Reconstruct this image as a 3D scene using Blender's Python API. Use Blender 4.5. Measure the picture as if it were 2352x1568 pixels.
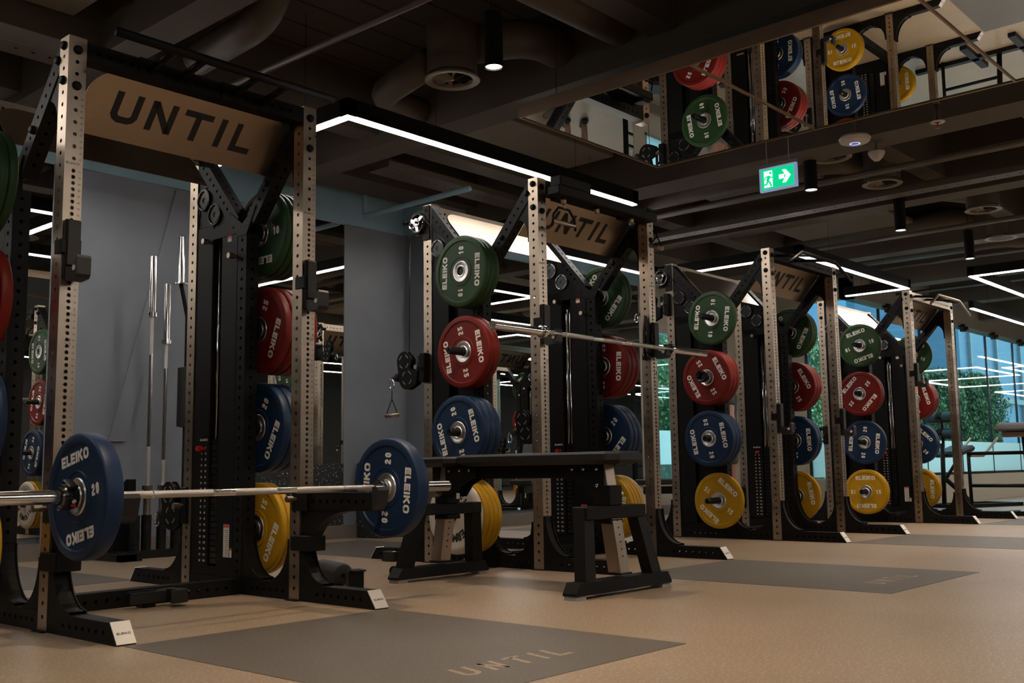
import bpy, math, random
from mathutils import Vector, Matrix
random.seed(7)
S = bpy.context.scene
COL = S.collection
for o in list(bpy.data.objects): bpy.data.objects.remove(o)
PI = math.pi

# ------------------------------------------------------------------ camera
YAW, TILT, ROLL, FPX = 0.72830, 0.12190, -0.01410, 2405.6
cam_d = bpy.data.cameras.new('camera'); cam = bpy.data.objects.new('camera', cam_d); COL.objects.link(cam)
cam_d.sensor_width = 36.0; cam_d.lens = 36.0 * FPX / 2352.0
cam_d.clip_start = 0.05; cam_d.clip_end = 200
_f = Vector((math.cos(YAW) * math.cos(TILT), math.sin(YAW) * math.cos(TILT), math.sin(TILT)))
_r = Vector((math.sin(YAW), -math.cos(YAW), 0)); _u = _r.cross(_f)
_r2 = math.cos(ROLL) * _r + math.sin(ROLL) * _u; _u2 = -math.sin(ROLL) * _r + math.cos(ROLL) * _u
cam.matrix_world = Matrix(((_r2.x, _u2.x, -_f.x, -1.8267), (_r2.y, _u2.y, -_f.y, -3.9829), (_r2.z, _u2.z, -_f.z, 0.5795), (0, 0, 0, 1)))
S.camera = cam
cam_d.dof.use_dof = True; cam_d.dof.focus_distance = 6.6; cam_d.dof.aperture_fstop = 9.0

# ------------------------------------------------------------------ world / exposure
W_ = bpy.data.worlds.new('world'); S.world = W_; W_.use_nodes = True
bg = W_.node_tree.nodes['Background']; bg.inputs['Color'].default_value = (0.42, 0.72, 0.86, 1); bg.inputs['Strength'].default_value = 2.2
S.view_settings.view_transform = 'Standard'; S.view_settings.look = 'None'
S.view_settings.gamma = 1.0; S.view_settings.use_curve_mapping = False
S.view_settings.exposure = 0.95
LED_E = 16.0; SPOT_W = 50.0
sun_d = bpy.data.lights.new('daylight_sun', 'SUN'); sun_d.energy = 2.2; sun_d.angle = 0.3; sun_d.color = (0.9, 1.0, 0.95)
sun = bpy.data.objects.new('daylight_sun', sun_d); COL.objects.link(sun); sun.rotation_euler = (math.radians(38), math.radians(18), 0)

# ------------------------------------------------------------------ materials
M = {}
def mat(name, color, rough=0.5, metal=0.0, noise=0.0, nscale=20.0, bump=0.0, bscale=60.0, emis=None, estr=0.0, spec=0.5, stretch=None, coat=0.0):
    m = bpy.data.materials.new(name); m.use_nodes = True
    nt = m.node_tree; b = nt.nodes['Principled BSDF']
    b.inputs['Base Color'].default_value = (*color, 1); b.inputs['Roughness'].default_value = rough
    b.inputs['Metallic'].default_value = metal; b.inputs['Specular IOR Level'].default_value = spec
    b.inputs['Coat Weight'].default_value = coat
    if emis: b.inputs['Emission Color'].default_value = (*emis, 1); b.inputs['Emission Strength'].default_value = estr
    tc = nt.nodes.new('ShaderNodeTexCoord'); mp = nt.nodes.new('ShaderNodeMapping'); nt.links.new(tc.outputs['Object'], mp.inputs[0])
    if stretch: mp.inputs['Scale'].default_value = stretch
    if noise or not bump:
        n = nt.nodes.new('ShaderNodeTexNoise'); n.inputs['Scale'].default_value = nscale; n.inputs['Detail'].default_value = 4
        nt.links.new(mp.outputs[0], n.inputs['Vector'])
        k = noise or 0.04
        r = nt.nodes.new('ShaderNodeMapRange'); r.inputs[1].default_value = 0.3; r.inputs[2].default_value = 0.7
        r.inputs[3].default_value = 1 - k; r.inputs[4].default_value = 1 + k
        nt.links.new(n.outputs[0], r.inputs[0])
        mx = nt.nodes.new('ShaderNodeVectorMath'); mx.operation = 'SCALE'; mx.inputs[0].default_value = color
        nt.links.new(r.outputs[0], mx.inputs['Scale']); nt.links.new(mx.outputs[0], b.inputs['Base Color'])
        if metal > .5:
            r2 = nt.nodes.new('ShaderNodeMapRange'); r2.inputs[1].default_value = .3; r2.inputs[2].default_value = .7
            r2.inputs[3].default_value = rough * .8; r2.inputs[4].default_value = rough * 1.25
            nt.links.new(n.outputs[0], r2.inputs[0]); nt.links.new(r2.outputs[0], b.inputs['Roughness'])
    if bump:
        n2 = nt.nodes.new('ShaderNodeTexNoise'); n2.inputs['Scale'].default_value = bscale; n2.inputs['Detail'].default_value = 3
        nt.links.new(mp.outputs[0], n2.inputs['Vector'])
        bp = nt.nodes.new('ShaderNodeBump'); bp.inputs['Strength'].default_value = bump; bp.inputs['Distance'].default_value = 0.002
        nt.links.new(n2.outputs[0], bp.inputs['Height']); nt.links.new(bp.outputs[0], b.inputs['Normal'])
    M[name] = m; return m
mat('steel', (0.44, 0.36, 0.285), 0.33, 1.0, noise=.03, nscale=6)
mat('sign_metal', (0.42, 0.335, 0.26), 0.34, 1.0, noise=.02, nscale=3)
mat('cap_metal', (0.85, 0.80, 0.74), 0.32, .45)
mat('chrome', (0.75, 0.74, 0.73), 0.12, 1.0, noise=.02)
mat('knurl', (0.52, 0.49, 0.46), 0.38, 1.0, bump=.5, bscale=700)
mat('black_coat', (0.0062, 0.0060, 0.006), 0.48, 0.0, spec=.16)
mat('black_gloss', (0.006, 0.006, 0.007), 0.25, spec=.4)
mat('black_pad', (0.012, 0.0115, 0.011), 0.5, bump=.25, bscale=300, spec=.4)
mat('shaft_black', (0.02, 0.02, 0.02), 0.3, .6)
mat('dark_hole', (0.004, 0.004, 0.004), 0.9)
mat('white_paint', (0.80, 0.76, 0.70), 0.5)
mat('print_black', (0.01, 0.01, 0.01), 0.6)
mat('print_grey', (0.10, 0.09, 0.08), 0.6)
mat('green_rubber', (0.022, 0.056, 0.018), 0.45, noise=.06, nscale=8, spec=.25)
mat('red_rubber', (0.150, 0.009, 0.006), 0.45, noise=.06, nscale=8, spec=.25)
mat('blue_rubber', (0.0085, 0.0265, 0.070), 0.45, noise=.06, nscale=8, spec=.25)
mat('yellow_rubber', (0.46, 0.25, 0.007), 0.45, noise=.05, nscale=8, spec=.25)
mat('white_rubber', (0.55, 0.50, 0.44), 0.4, noise=.03, nscale=8)
mat('hub_steel', (0.72, 0.71, 0.69), 0.34, 1.0)
mat('hub_black', (0.02, 0.02, 0.02), 0.25)
mat('wall_blue', (0.190, 0.207, 0.242), 0.55, noise=.08, nscale=2.5)
mat('band_blue', (0.23, 0.37, 0.45), 0.5, noise=.05, nscale=2)
mat('wall_dark', (0.03, 0.028, 0.026), 0.8)
mat('wall_beige', (0.42, 0.38, 0.30), 0.7)
mat('base_taupe', (0.17, 0.14, 0.115), 0.6)
mat('ceil_taupe', (0.085, 0.068, 0.050), 0.7, noise=.06, nscale=3)
mat('duct_taupe', (0.10, 0.078, 0.056), 0.5, noise=.06, nscale=6)
mat('panel_grey', (0.19, 0.165, 0.13), 0.8, noise=.05, nscale=4)
mat('diffuser_metal', (0.20, 0.165, 0.13), 0.45)
mat('frame_alu', (0.33, 0.24, 0.17), 0.4, .8)
mat('red_plastic', (0.6, 0.01, 0.01), 0.35)
mat('label_white', (0.7, 0.68, 0.64), 0.5)
mat('label_red', (0.65, 0.06, 0.02), 0.5)
mat('grey_plastic', (0.30, 0.29, 0.28), 0.5)
mat('rope', (0.015, 0.015, 0.015), 0.8, bump=.6, bscale=200)
mat('led', (1, 1, 1), 0.5, emis=(1.0, 0.93, 0.86), estr=LED_E)
mat('spot_lens', (1, 1, 1), 0.5, emis=(1.0, 0.90, 0.78), estr=14)
mat('exit_green', (0.0, 0.25, 0.10), 0.4, emis=(0.0, 0.42, 0.17), estr=.8)
mat('exit_white', (0.8, 0.9, 0.85), 0.4, emis=(0.6, .9, 0.75), estr=.8)
mat('exit_frame', (0.25, 0.3, 0.4), 0.3, emis=(.35, .5, .8), estr=.25)
mat('blue_glow', (0.1, 0.1, 0.8), 0.4, emis=(.2, .25, 1.0), estr=2)
mat('plastic_white', (0.6, 0.55, 0.5), 0.4)
mat('bottle_red', (0.4, 0.05, 0.04), 0.4)
mat('skin', (0.42, 0.22, 0.15), 0.5)
mat('cloth_dark', (0.05, 0.05, 0.055), 0.8)
mat('hair_dark', (0.03, 0.02, 0.015), 0.7)
mat('leaf', (0.035, 0.085, 0.022), 0.5, noise=.5, nscale=3)
mat('leaf_light', (0.13, 0.19, 0.06), 0.5, noise=.4, nscale=3)
mat('facade_out', (0.10, 0.17, 0.26), 0.3, noise=.15, nscale=.6)
mat('paving', (0.35, 0.34, 0.32), 0.8)
mat('pale_render', (0.55, 0.68, 0.72), 0.8)
mat('conc', (0.2, 0.19, 0.17), 0.8)
def speckled(name, base, dot, scale, thr, rough):
    m = mat(name, base, rough); nt = m.node_tree; b = nt.nodes['Principled BSDF']
    for l in list(nt.links):
        if l.to_socket == b.inputs['Base Color']: nt.links.remove(l)
    tc = nt.nodes.new('ShaderNodeTexCoord')
    v = nt.nodes.new('ShaderNodeTexNoise'); v.inputs['Scale'].default_value = scale; v.inputs['Detail'].default_value = 2
    n = nt.nodes.new('ShaderNodeTexNoise'); n.inputs['Scale'].default_value = 1.3; n.inputs['Detail'].default_value = 5
    nt.links.new(tc.outputs['Object'], v.inputs['Vector']); nt.links.new(tc.outputs['Object'], n.inputs['Vector'])
    r = nt.nodes.new('ShaderNodeMapRange'); r.inputs[1].default_value = thr; r.inputs[2].default_value = thr + .06
    nt.links.new(v.outputs[0], r.inputs[0])
    a = nt.nodes.new('ShaderNodeMixRGB'); a.inputs[1].default_value = (*base, 1); a.inputs[2].default_value = (*dot, 1)
    nt.links.new(r.outputs[0], a.inputs[0])
    r2 = nt.nodes.new('ShaderNodeMapRange'); r2.inputs[1].default_value = .3; r2.inputs[2].default_value = .7; r2.inputs[3].default_value = .9; r2.inputs[4].default_value = 1.08
    nt.links.new(n.outputs[0], r2.inputs[0])
    s = nt.nodes.new('ShaderNodeVectorMath'); s.operation = 'SCALE'; nt.links.new(a.outputs[0], s.inputs[0]); nt.links.new(r2.outputs[0], s.inputs['Scale'])
    nt.links.new(s.outputs[0], b.inputs['Base Color'])
    return m
speckled('floor_rubber', (0.265, 0.190, 0.125), (0.40, 0.31, 0.22), 95, .57, 0.42)
speckled('mat_rubber', (0.088, 0.072, 0.058), (0.125, 0.105, 0.088), 95, .58, 0.5)
speckled('speckled_rubber', (0.018, 0.02, 0.02), (0.45, 0.5, 0.48), 60, .62, 0.6)
# mirror and glass
m = bpy.data.materials.new('mirror'); m.use_nodes = True; b = m.node_tree.nodes['Principled BSDF']
b.inputs['Base Color'].default_value = (.80, .82, .80, 1); b.inputs['Metallic'].default_value = 1; b.inputs['Roughness'].default_value = 0.0; M['mirror'] = m
m = bpy.data.materials.new('tinted_glass'); m.use_nodes = True; nt = m.node_tree; nt.nodes.clear()
out = nt.nodes.new('ShaderNodeOutputMaterial'); mx = nt.nodes.new('ShaderNodeMixShader'); tr = nt.nodes.new('ShaderNodeBsdfTransparent'); gl = nt.nodes.new('ShaderNodeBsdfGlossy')
tr.inputs[0].default_value = (.78, .94, .96, 1); gl.inputs['Roughness'].default_value = 0.02; lw = nt.nodes.new('ShaderNodeLayerWeight'); lw.inputs['Blend'].default_value = .5
pw = nt.nodes.new('ShaderNodeMath'); pw.operation = 'POWER'; pw.inputs[1].default_value = 2.0; nt.links.new(lw.outputs['Facing'], pw.inputs[0])
fr = nt.nodes.new('ShaderNodeMath'); fr.operation = 'MULTIPLY_ADD'; fr.inputs[1].default_value = .55; fr.inputs[2].default_value = .05; nt.links.new(pw.outputs[0], fr.inputs[0])
nt.links.new(fr.outputs[0], mx.inputs[0]); nt.links.new(tr.outputs[0], mx.inputs[1]); nt.links.new(gl.outputs[0], mx.inputs[2]); nt.links.new(mx.outputs[0], out.inputs[0]); M['tinted_glass'] = m
m = bpy.data.materials.new('frosted_film'); m.use_nodes = True; nt = m.node_tree; nt.nodes.clear()
out = nt.nodes.new('ShaderNodeOutputMaterial'); mx = nt.nodes.new('ShaderNodeMixShader'); tr = nt.nodes.new('ShaderNodeBsdfTranslucent'); gl = nt.nodes.new('ShaderNodeBsdfDiffuse')
tr.inputs[0].default_value = (.95, .98, .95, 1); gl.inputs[0].default_value = (.7, .78, .76, 1); mx.inputs[0].default_value = .3
nt.links.new(tr.outputs[0], mx.inputs[1]); nt.links.new(gl.outputs[0], mx.inputs[2]); nt.links.new(mx.outputs[0], out.inputs[0]); M['frosted_film'] = m
# deck ceiling with dark joints
m = mat('ceiling_deck', (0.075, 0.058, 0.042), .7); nt = m.node_tree; b = nt.nodes['Principled BSDF']
tc = nt.nodes.new('ShaderNodeTexCoord'); sp = nt.nodes.new('ShaderNodeSeparateXYZ'); nt.links.new(tc.outputs['Object'], sp.inputs[0])
mo = nt.nodes.new('ShaderNodeMath'); mo.operation = 'FRACT'; ml = nt.nodes.new('ShaderNodeMath'); ml.operation = 'MULTIPLY'; ml.inputs[1].default_value = 3.6
nt.links.new(sp.outputs[1], ml.inputs[0]); nt.links.new(ml.outputs[0], mo.inputs[0])
gt = nt.nodes.new('ShaderNodeMath'); gt.operation = 'GREATER_THAN'; gt.inputs[1].default_value = .08; nt.links.new(mo.outputs[0], gt.inputs[0])
mxx = nt.nodes.new('ShaderNodeMixRGB'); mxx.inputs[1].default_value = (.01, .008, .006, 1); mxx.inputs[2].default_value = (.075, .058, .042, 1); nt.links.new(gt.outputs[0], mxx.inputs[0]); nt.links.new(mxx.outputs[0], b.inputs['Base Color'])

# ------------------------------------------------------------------ mesh builder
class MB:
    def __init__(s): s.v = []; s.f = []; s.sm = []
    def add(s, vs, fs, smooth=False):
        n = len(s.v); s.v += [tuple(p) for p in vs]; s.f += [[i + n for i in f] for f in fs]; s.sm += [smooth] * len(fs); return s
    def box(s, x0, x1, y0, y1, z0, z1, bev=0.0):
        if bev <= 0:
            v = [(x, y, z) for x in (x0, x1) for y in (y0, y1) for z in (z0, z1)]
            return s.add(v, [(0, 1, 3, 2), (4, 6, 7, 5), (0, 4, 5, 1), (2, 3, 7, 6), (0, 2, 6, 4), (1, 5, 7, 3)])
        b = bev; v = []; idx = {}
        X = (x0, x1); Y = (y0, y1); Z = (z0, z1); sg = (1, -1)
        for i in (0, 1):
            for j in (0, 1):
                for k in (0, 1):
                    p = (X[i], Y[j], Z[k])
                    for a in range(3):
                        q = [X[i] + sg[i] * b, Y[j] + sg[j] * b, Z[k] + sg[k] * b]; q[a] = p[a]
                        idx[i, j, k, a] = len(v); v.append(q)
        f = []
        for i in (0, 1): f.append([idx[i, j, k, 0] for j, k in ((0, 0), (0, 1), (1, 1), (1, 0))][::(1 if i == 0 else -1)])
        for j in (0, 1): f.append([idx[i, j, k, 1] for i, k in ((0, 0), (1, 0), (1, 1), (0, 1))][::(1 if j == 0 else -1)])
        for k in (0, 1): f.append([idx[i, j, k, 2] for i, j in ((0, 0), (0, 1), (1, 1), (1, 0))][::(1 if k == 0 else -1)])
        for i in (0, 1):
            for j in (0, 1): f.append([idx[i, j, 0, 0], idx[i, j, 1, 0], idx[i, j, 1, 1], idx[i, j, 0, 1]])
        for i in (0, 1):
            for k in (0, 1): f.append([idx[i, 0, k, 0], idx[i, 1, k, 0], idx[i, 1, k, 2], idx[i, 0, k, 2]])
        for j in (0, 1):
            for k in (0, 1): f.append([idx[0, j, k, 1], idx[1, j, k, 1], idx[1, j, k, 2], idx[0, j, k, 2]])
        for i in (0, 1):
            for j in (0, 1):
                for k in (0, 1): f.append([idx[i, j, k, a] for a in range(3)])
        return s.add(v, f)
    def prism(s, pts, axis, a0, a1):
        # pts 2-D polygon in the plane perpendicular to axis (x: (y,z); y: (x,z); z: (x,y))
        def P(p, a): return {'x': (a, p[0], p[1]), 'y': (p[0], a, p[1]), 'z': (p[0], p[1], a)}[axis]
        n = len(pts); v = [P(p, a0) for p in pts] + [P(p, a1) for p in pts]
        return s.add(v, [list(range(n)), list(range(2 * n - 1, n - 1, -1))] + [[i, (i + 1) % n, n + (i + 1) % n, n + i] for i in range(n)])
    def tube(s, path, r, n=10, caps=True, radii=None):
        path = [Vector(p) for p in path]; rings = []
        t0 = (path[1] - path[0]).normalized(); up = Vector((0, 0, 1)) if abs(t0.z) < .9 else Vector((1, 0, 0))
        a = t0.cross(up).normalized()
        for i, p in enumerate(path):
            if i == 0: t = path[1] - path[0]
            elif i == len(path) - 1: t = path[-1] - path[-2]
            else: t = (path[i + 1] - p).normalized() + (p - path[i - 1]).normalized()
            t.normalize(); a = (a - t * a.dot(t)).normalized(); b = t.cross(a)
            rr = radii[i] if radii else r
            if 0 < i < len(path) - 1:
                c = max(.5, t.dot((path[i + 1] - p).normalized())); rr = rr / c if not radii else rr
            rings.append([p + (a * math.cos(2 * PI * k / n) + b * math.sin(2 * PI * k / n)) * rr for k in range(n)])
        v = [q for R in rings for q in R]; f = []
        for i in range(len(path) - 1):
            for k in range(n): f.append([i * n + k, i * n + (k + 1) % n, (i + 1) * n + (k + 1) % n, (i + 1) * n + k])
        s.add(v, f, True)
        if caps: s.add(rings[0], [list(range(n))[::-1]]); s.add(rings[-1], [list(range(n))])
        return s
    def lathe(s, prof, axis='x', c=(0, 0, 0), n=48, smooth=True):
        # prof: list of (axial, radius)
        v = []; f = []
        for (a, r) in prof:
            for k in range(n):
                t = 2 * PI * k / n; y, z = r * math.cos(t), r * math.sin(t)
                v.append({'x': (c[0] + a, c[1] + y, c[2] + z), 'y': (c[0] + y, c[1] + a, c[2] + z), 'z': (c[0] + y, c[1] + z, c[2] + a)}[axis])
        m_ = len(prof)
        for i in range(m_ - 1):
            for k in range(n): f.append([i * n + k, i * n + (k + 1) % n, (i + 1) * n + (k + 1) % n, (i + 1) * n + k])
        return s.add(v, f, smooth)
    def cyl(s, c, axis, r, h, n=16):
        s.lathe([(0, r), (h, r)], axis, c, n)
        s.lathe([(0, r), (0, 0.0001)], axis, c, n, False); return s.lathe([(h, r), (h, 0.0001)], axis, c, n, False)
    def perf(s, O, u, v, nrm, L, Wd, holes, r=.0088, lip=.004, off=.5):
        # rectangle O + u*L + v*Wd with round holes at distances `holes` along u, punched through
        O = Vector(O); u = Vector(u); v = Vector(v); nrm = Vector(nrm)
        hs = sorted(h for h in holes if r < h < L - r); bounds = []; prev = 0.0
        for i, h in enumerate(hs):
            lo = max(prev, h - .0125 if i == 0 else max(prev, h - .0125)); hi = min(L, h + .0125)
            if lo > prev + 1e-6: s.add([O + u * prev, O + u * lo, O + u * lo + v * Wd, O + u * prev + v * Wd], [(0, 1, 2, 3)])
            c = O + u * h + v * Wd * off; n0 = Wd * off
            cir = [c + u * r * math.cos(k * PI / 4) + v * r * math.sin(k * PI / 4) for k in range(8)]
            a, b_ = h - lo, hi - h
            out_ = [c + u * b_, c + u * b_ + v * (Wd - n0), c + v * (Wd - n0), c - u * a + v * (Wd - n0), c - u * a, c - u * a - v * n0, c - v * n0, c + u * b_ - v * n0]
            inn = [q - nrm * lip for q in cir]
            s.add(cir + out_, [(k, (k + 1) % 8, 8 + (k + 1) % 8, 8 + k) for k in range(8)])
            s.add(cir + inn, [(k, (k + 1) % 8, 8 + (k + 1) % 8, 8 + k) for k in range(8)])
            prev = hi
        if prev < L: s.add([O + u * prev, O + u * L, O + u * L + v * Wd, O + u * prev + v * Wd], [(0, 1, 2, 3)])
        return s
    def mesh(s, name, m):
        me = bpy.data.meshes.new(name); me.from_pydata(s.v, [], s.f)
        me.polygons.foreach_set('use_smooth', s.sm)
        for mm in (m if isinstance(m, list) else [m]): me.materials.append(M[mm])
        me.update()
        if any(s.sm):
            try: me.set_sharp_from_angle(angle=math.radians(40))
            except Exception: pass
        return me
    def obj(s, name, m, parent=None, fix=True):
        me = s.mesh(name, m)
        if fix:
            import bmesh
            b = bmesh.new(); b.from_mesh(me); bmesh.ops.remove_doubles(b, verts=b.verts, dist=1e-6); bmesh.ops.recalc_face_normals(b, faces=b.faces); b.to_mesh(me); b.free()
        return put(name, me, parent)
def put(name, me, parent=None, loc=None, rot=None):
    o = bpy.data.objects.new(name, me); COL.objects.link(o)
    if parent: o.parent = parent
    if loc: o.location = loc
    if rot: o.rotation_euler = rot
    return o
def thing(name, label, cat, loc=(0, 0, 0), rot=(0, 0, 0), group=None):
    o = bpy.data.objects.new(name, None); COL.objects.link(o); o.location = loc; o.rotation_euler = rot; o.empty_display_size = .1
    return tag(o, label, cat, group)
def tag(o, label, cat, group=None, kind=None):
    o['label'] = label; o['category'] = cat
    if group: o['group'] = group
    if kind: o['kind'] = kind
    return o
def struct(o): o['kind'] = 'structure'; return o
def dup(root, loc, rot=None, label=None, group=None):
    def rec(o, p):
        c = o.copy(); COL.objects.link(c); c.parent = p
        for k in list(o.children): rec(k, c)
        return c
    r = rec(root, None); r.location = loc
    if rot is not None: r.rotation_euler = rot
    if label: r['label'] = label
    if group: r['group'] = group
    return r

# ------------------------------------------------------------------ lettering
def glyph(ch, w, t):
    a = t / 2; b = 1 - a; c = w - a; r = min(.16, w * .25)
    def rr(x0, x1, y0, y1, r): return [(x0 + r, y0), (x1 - r, y0), (x1, y0 + r), (x1, y1 - r), (x1 - r, y1), (x0 + r, y1), (x0, y1 - r), (x0, y0 + r), (x0 + r, y0), (x1 - r, y0)]
    G = {
     'E': [[(w, a), (a, a), (a, b), (w, b)], [(a, .5), (w * .92, .5)]], 'L': [[(a, 1), (a, a), (w, a)]], 'I': [[(w / 2, 0), (w / 2, 1)]],
     'K': [[(a, 0), (a, 1)], [(a, .42), (w - a * .8, 1)], [(w * .42, .58), (w - a * .7, 0)]], 'O': [rr(a, c, a, b, r)], '0': [rr(a, c, a, b, r)],
     'U': [[(a, 1), (a, a + r), (a + r * .4, a + r * .35), (a + r * 1.1, a), (c - r * 1.1, a), (c - r * .4, a + r * .35), (c, a + r), (c, 1)]],
     'N': [[(a, 0), (a, 1)], [(c, 0), (c, 1)], [(a, 1 - a * .4), (c, a * .4)]], 'T': [[(0, b), (w, b)], [(w / 2, 0), (w / 2, b)]],
     'F': [[(a, 0), (a, b), (w, b)], [(a, .48), (w * .88, .48)]], 'M': [[(a, 0), (a, 1)], [(c, 0), (c, 1)], [(a, 1 - a * .4), (w / 2, .35), (c, 1 - a * .4)]],
     'R': [[(a, 0), (a, b), (c - r, b), (c, b - r), (c, .5 + r * .5), (c - r, .44), (a, .44)], [(w * .5, .44), (w - a * .8, 0)]],
     'P': [[(a, 0), (a, b), (c - r, b), (c, b - r), (c, .5 + r * .5), (c - r, .44), (a, .44)]],
     'G': [[(w, b), (a + r, b), (a, b - r), (a, a + r), (a + r, a), (c, a), (c, .45), (w * .5, .45)]],
     'C': [[(w, b), (a + r, b), (a, b - r), (a, a + r), (a + r, a), (w, a)]],
     'A': [[(a * .6, 0), (w / 2, 1 - a * .5), (w - a * .6, 0)], [(w * .2, .3), (w * .8, .3)]],
     'S': [[(w, b), (a, b), (a, .5), (c, .5), (c, a), (0, a)]],
     '1': [[(w * .6, 0), (w * .6, 1)], [(w * .62, .9), (w * .08, .68)]],
     '2': [[(a, .66), (a, b - r), (a + r, b), (c - r, b), (c, b - r), (c, .62), (c - r * .6, .5), (a + r * .4, .32), (a, .2), (a, a)], [(0, a), (w, a)]],
     '3': [[(a, b), (c - r, b), (c, b - r), (c, .6), (c - r, .5), (c, .4), (c, a + r), (c - r, a), (a, a)], [(w * .35, .5), (c - r, .5)]],
     '4': [[(c - r, 0), (c - r, 1)], [(c - r, b), (a, .3), (w, .3)]],
     '5': [[(w, b), (a, b), (a, .54), (c - r, .54), (c, .54 - r), (c, a + r), (c - r, a), (a + r * .6, a), (0, a + r * .8)]],
     '6': [[(w * .9, b), (a + r, b), (a, b - r), (a, a + r), (a + r, a), (c - r, a), (c, a + r), (c, .5 - r * .4), (c - r, .54), (a, .54)]],
     '7': [[(0, b), (c, b), (w * .35, 0)]],
     '8': [rr(a, c, a, .5, r * .8), rr(a, c, .5, b, r * .8)],
     '9': [[(w * .1, a), (c - r, a), (c, a + r), (c, b - r), (c - r, b), (a + r, b), (a, b - r), (a, .5 + r * .4), (a + r, .46), (c, .46)]],
     '-': [[(0, .5), (w, .5)]], ' ': []}
    return G.get(ch, [])
WID = {'I': .30, '1': .52, ' ': .4, 'M': 1.0, 'E': .74, 'L': .68}
def ribbon(pts, t):
    P = [Vector(p) for p in pts]; Lp = []; Rp = []
    for i, p in enumerate(P):
        d1 = (p - P[i - 1]).normalized() if i else None; d2 = (P[i + 1] - p).normalized() if i < len(P) - 1 else None
        if d1 is None or d2 is None:
            d = d1 or d2; n = Vector((-d.y, d.x)) * t / 2
        else:
            n1 = Vector((-d1.y, d1.x)); n2 = Vector((-d2.y, d2.x)); n = (n1 + n2)
            if n.length < .3: n = n1 * t / 2
            else:
                n.normalize(); n = n * (t / 2) / max(.42, n.dot(n1))
        Lp.append(p + n); Rp.append(p - n)
    return Lp, Rp
def text(mb, s, fn, h, t=.2, wid=.8, gap=.16, sx=1.0, shear=0.0, align='c', depth=.0012):
    """fn(x, y, d) -> 3-D point; h = letter height."""
    tot = 0; ws = []
    for ch in s:
        w = WID.get(ch, wid) if ch != 'I' else max(t, .2)
        w = w * wid / .8 if ch not in 'I' else w
        ws.append(w); tot += w + gap
    tot -= gap; x = -tot / 2 if align == 'c' else 0
    for ch, w in zip(s, ws):
        for st in glyph(ch, w, t):
            Lp, Rp = ribbon(st, t)
            for i in range(len(st) - 1):
                q = [Lp[i], Lp[i + 1], Rp[i + 1], Rp[i]]
                q = [((x + p.x + shear * (p.y - .5)) * h * sx, p.y * h - h / 2) for p in q]
                top = [fn(a_, b_, depth) for a_, b_ in q]; bot = [fn(a_, b_, 0) for a_, b_ in q]
                mb.add(top + bot, [(0, 1, 2, 3), (0, 4, 5, 1), (1, 5, 6, 2), (2, 6, 7, 3), (3, 7, 4, 0)])
        x += w + gap
    return tot * h
def plane_fn(O, u, v, n):
    O, u, v, n = Vector(O), Vector(u), Vector(v), Vector(n)
    return lambda x, y, d: O + u * x + v * y + n * d

# ================================================================== ROOM SHELL
YB = 3.45          # back wall / mirror plane
ZC = 3.5           # ceiling deck
RET = 11.4         # return wall where the glass facade begins
YF = 1.75
XE = 40.0
struct(MB().box(-4, RET + .1, -10, YB + .3, -.1, 0).box(RET + .1, XE + .3, -10, YF + .2, -.1, 0).obj('floor', 'floor_rubber'))
struct(MB().box(-4, RET + .1, -10, YB + .3, ZC, ZC + .1).box(RET + .1, XE + .3, -10, YF + .2, ZC, ZC + .1).obj('ceiling', 'ceiling_deck'))
struct(MB().box(-4.1, -4, -10, YB + .3, 0, ZC).obj('wall_left', 'wall_dark'))
struct(MB().box(XE, XE + .1, -10, YF, 0, ZC).obj('wall_right', 'wall_dark'))
struct(MB().box(-4, XE, -10.1, -10, 0, ZC).obj('wall_front', 'wall_dark'))
wb = MB(); wb.box(-4, 8.9, YB, YB + .15, 0, ZC)
struct(wb.obj('wall_back', 'wall_blue'))
wb = MB(); wb.box(8.9, 9.15, YB, YB + .15, 0, ZC); wb.box(9.75, RET, YB, YB + .15, 0, ZC); wb.box(9.15, 9.75, YB, YB + .15, 0, .40); wb.box(9.15, 9.75, YB, YB + .15, 2.3, ZC)
struct(wb.obj('wall_back_far', 'wall_beige'))
wb = MB(); wb.box(RET, RET + .12, 2.5, YB + .15, 0, ZC); wb.box(RET, RET + .12, YF, 2.5, 0, .40); wb.box(RET, RET + .12, YF, 2.5, 2.78, ZC)
struct(wb.obj('wall_return', 'wall_beige'))
wb = MB(); wb.box(RET, XE, YF, YF + .2, 0, .41); struct(wb.obj('wall_window', 'wall_beige'))
wb = MB(); wb.box(RET, XE, YF - .02, YF + .2, 2.78, ZC); struct(wb.obj('wall_header', 'panel_grey'))
# blue-grey wall panel between the mirrors with diagonal brace, blue top band
wb = MB(); wb.box(1.50, 3.2, YB - .03, YB, .0, 2.84); wb.prism([(2.47, 2.83), (2.60, 2.83), (2.10, .83), (1.97, .83)], 'y', YB - .05, YB - .03)
struct(wb.obj('trim_1', 'wall_blue'))
wb = MB(); wb.box(-4, 4.95, YB - .05, YB, 2.84, 2.95); wb.box(-4, 4.95, YB - .03, YB, 2.95, 3.2); wb.box(4.90, 4.95, 3.0, YB, 2.84, 3.2); wb.box(5.55, 8.9, YB - .05, YB, 2.84, 3.0)
struct(wb.obj('trim_2', 'band_blue'))
struct(MB().box(4.95, 5.55, 3.0, YB, 0, ZC).obj('wall_pillar', 'wall_blue'))
struct(MB().box(4.19, 4.95, YB - .03, YB, .0, 2.84).obj('trim_3', 'wall_blue'))
wb = MB(); wb.box(-4, 4.95, YB - .05, YB - .03, 0, .115); wb.box(4.93, 4.95, 3.0, YB, 0, .115); wb.box(4.95, 5.55, 2.985, 3.0, 0, .115); wb.box(5.55, RET, YB - .05, YB, 0, .115)
struct(wb.obj('baseboard_back', 'base_taupe'))
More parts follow.
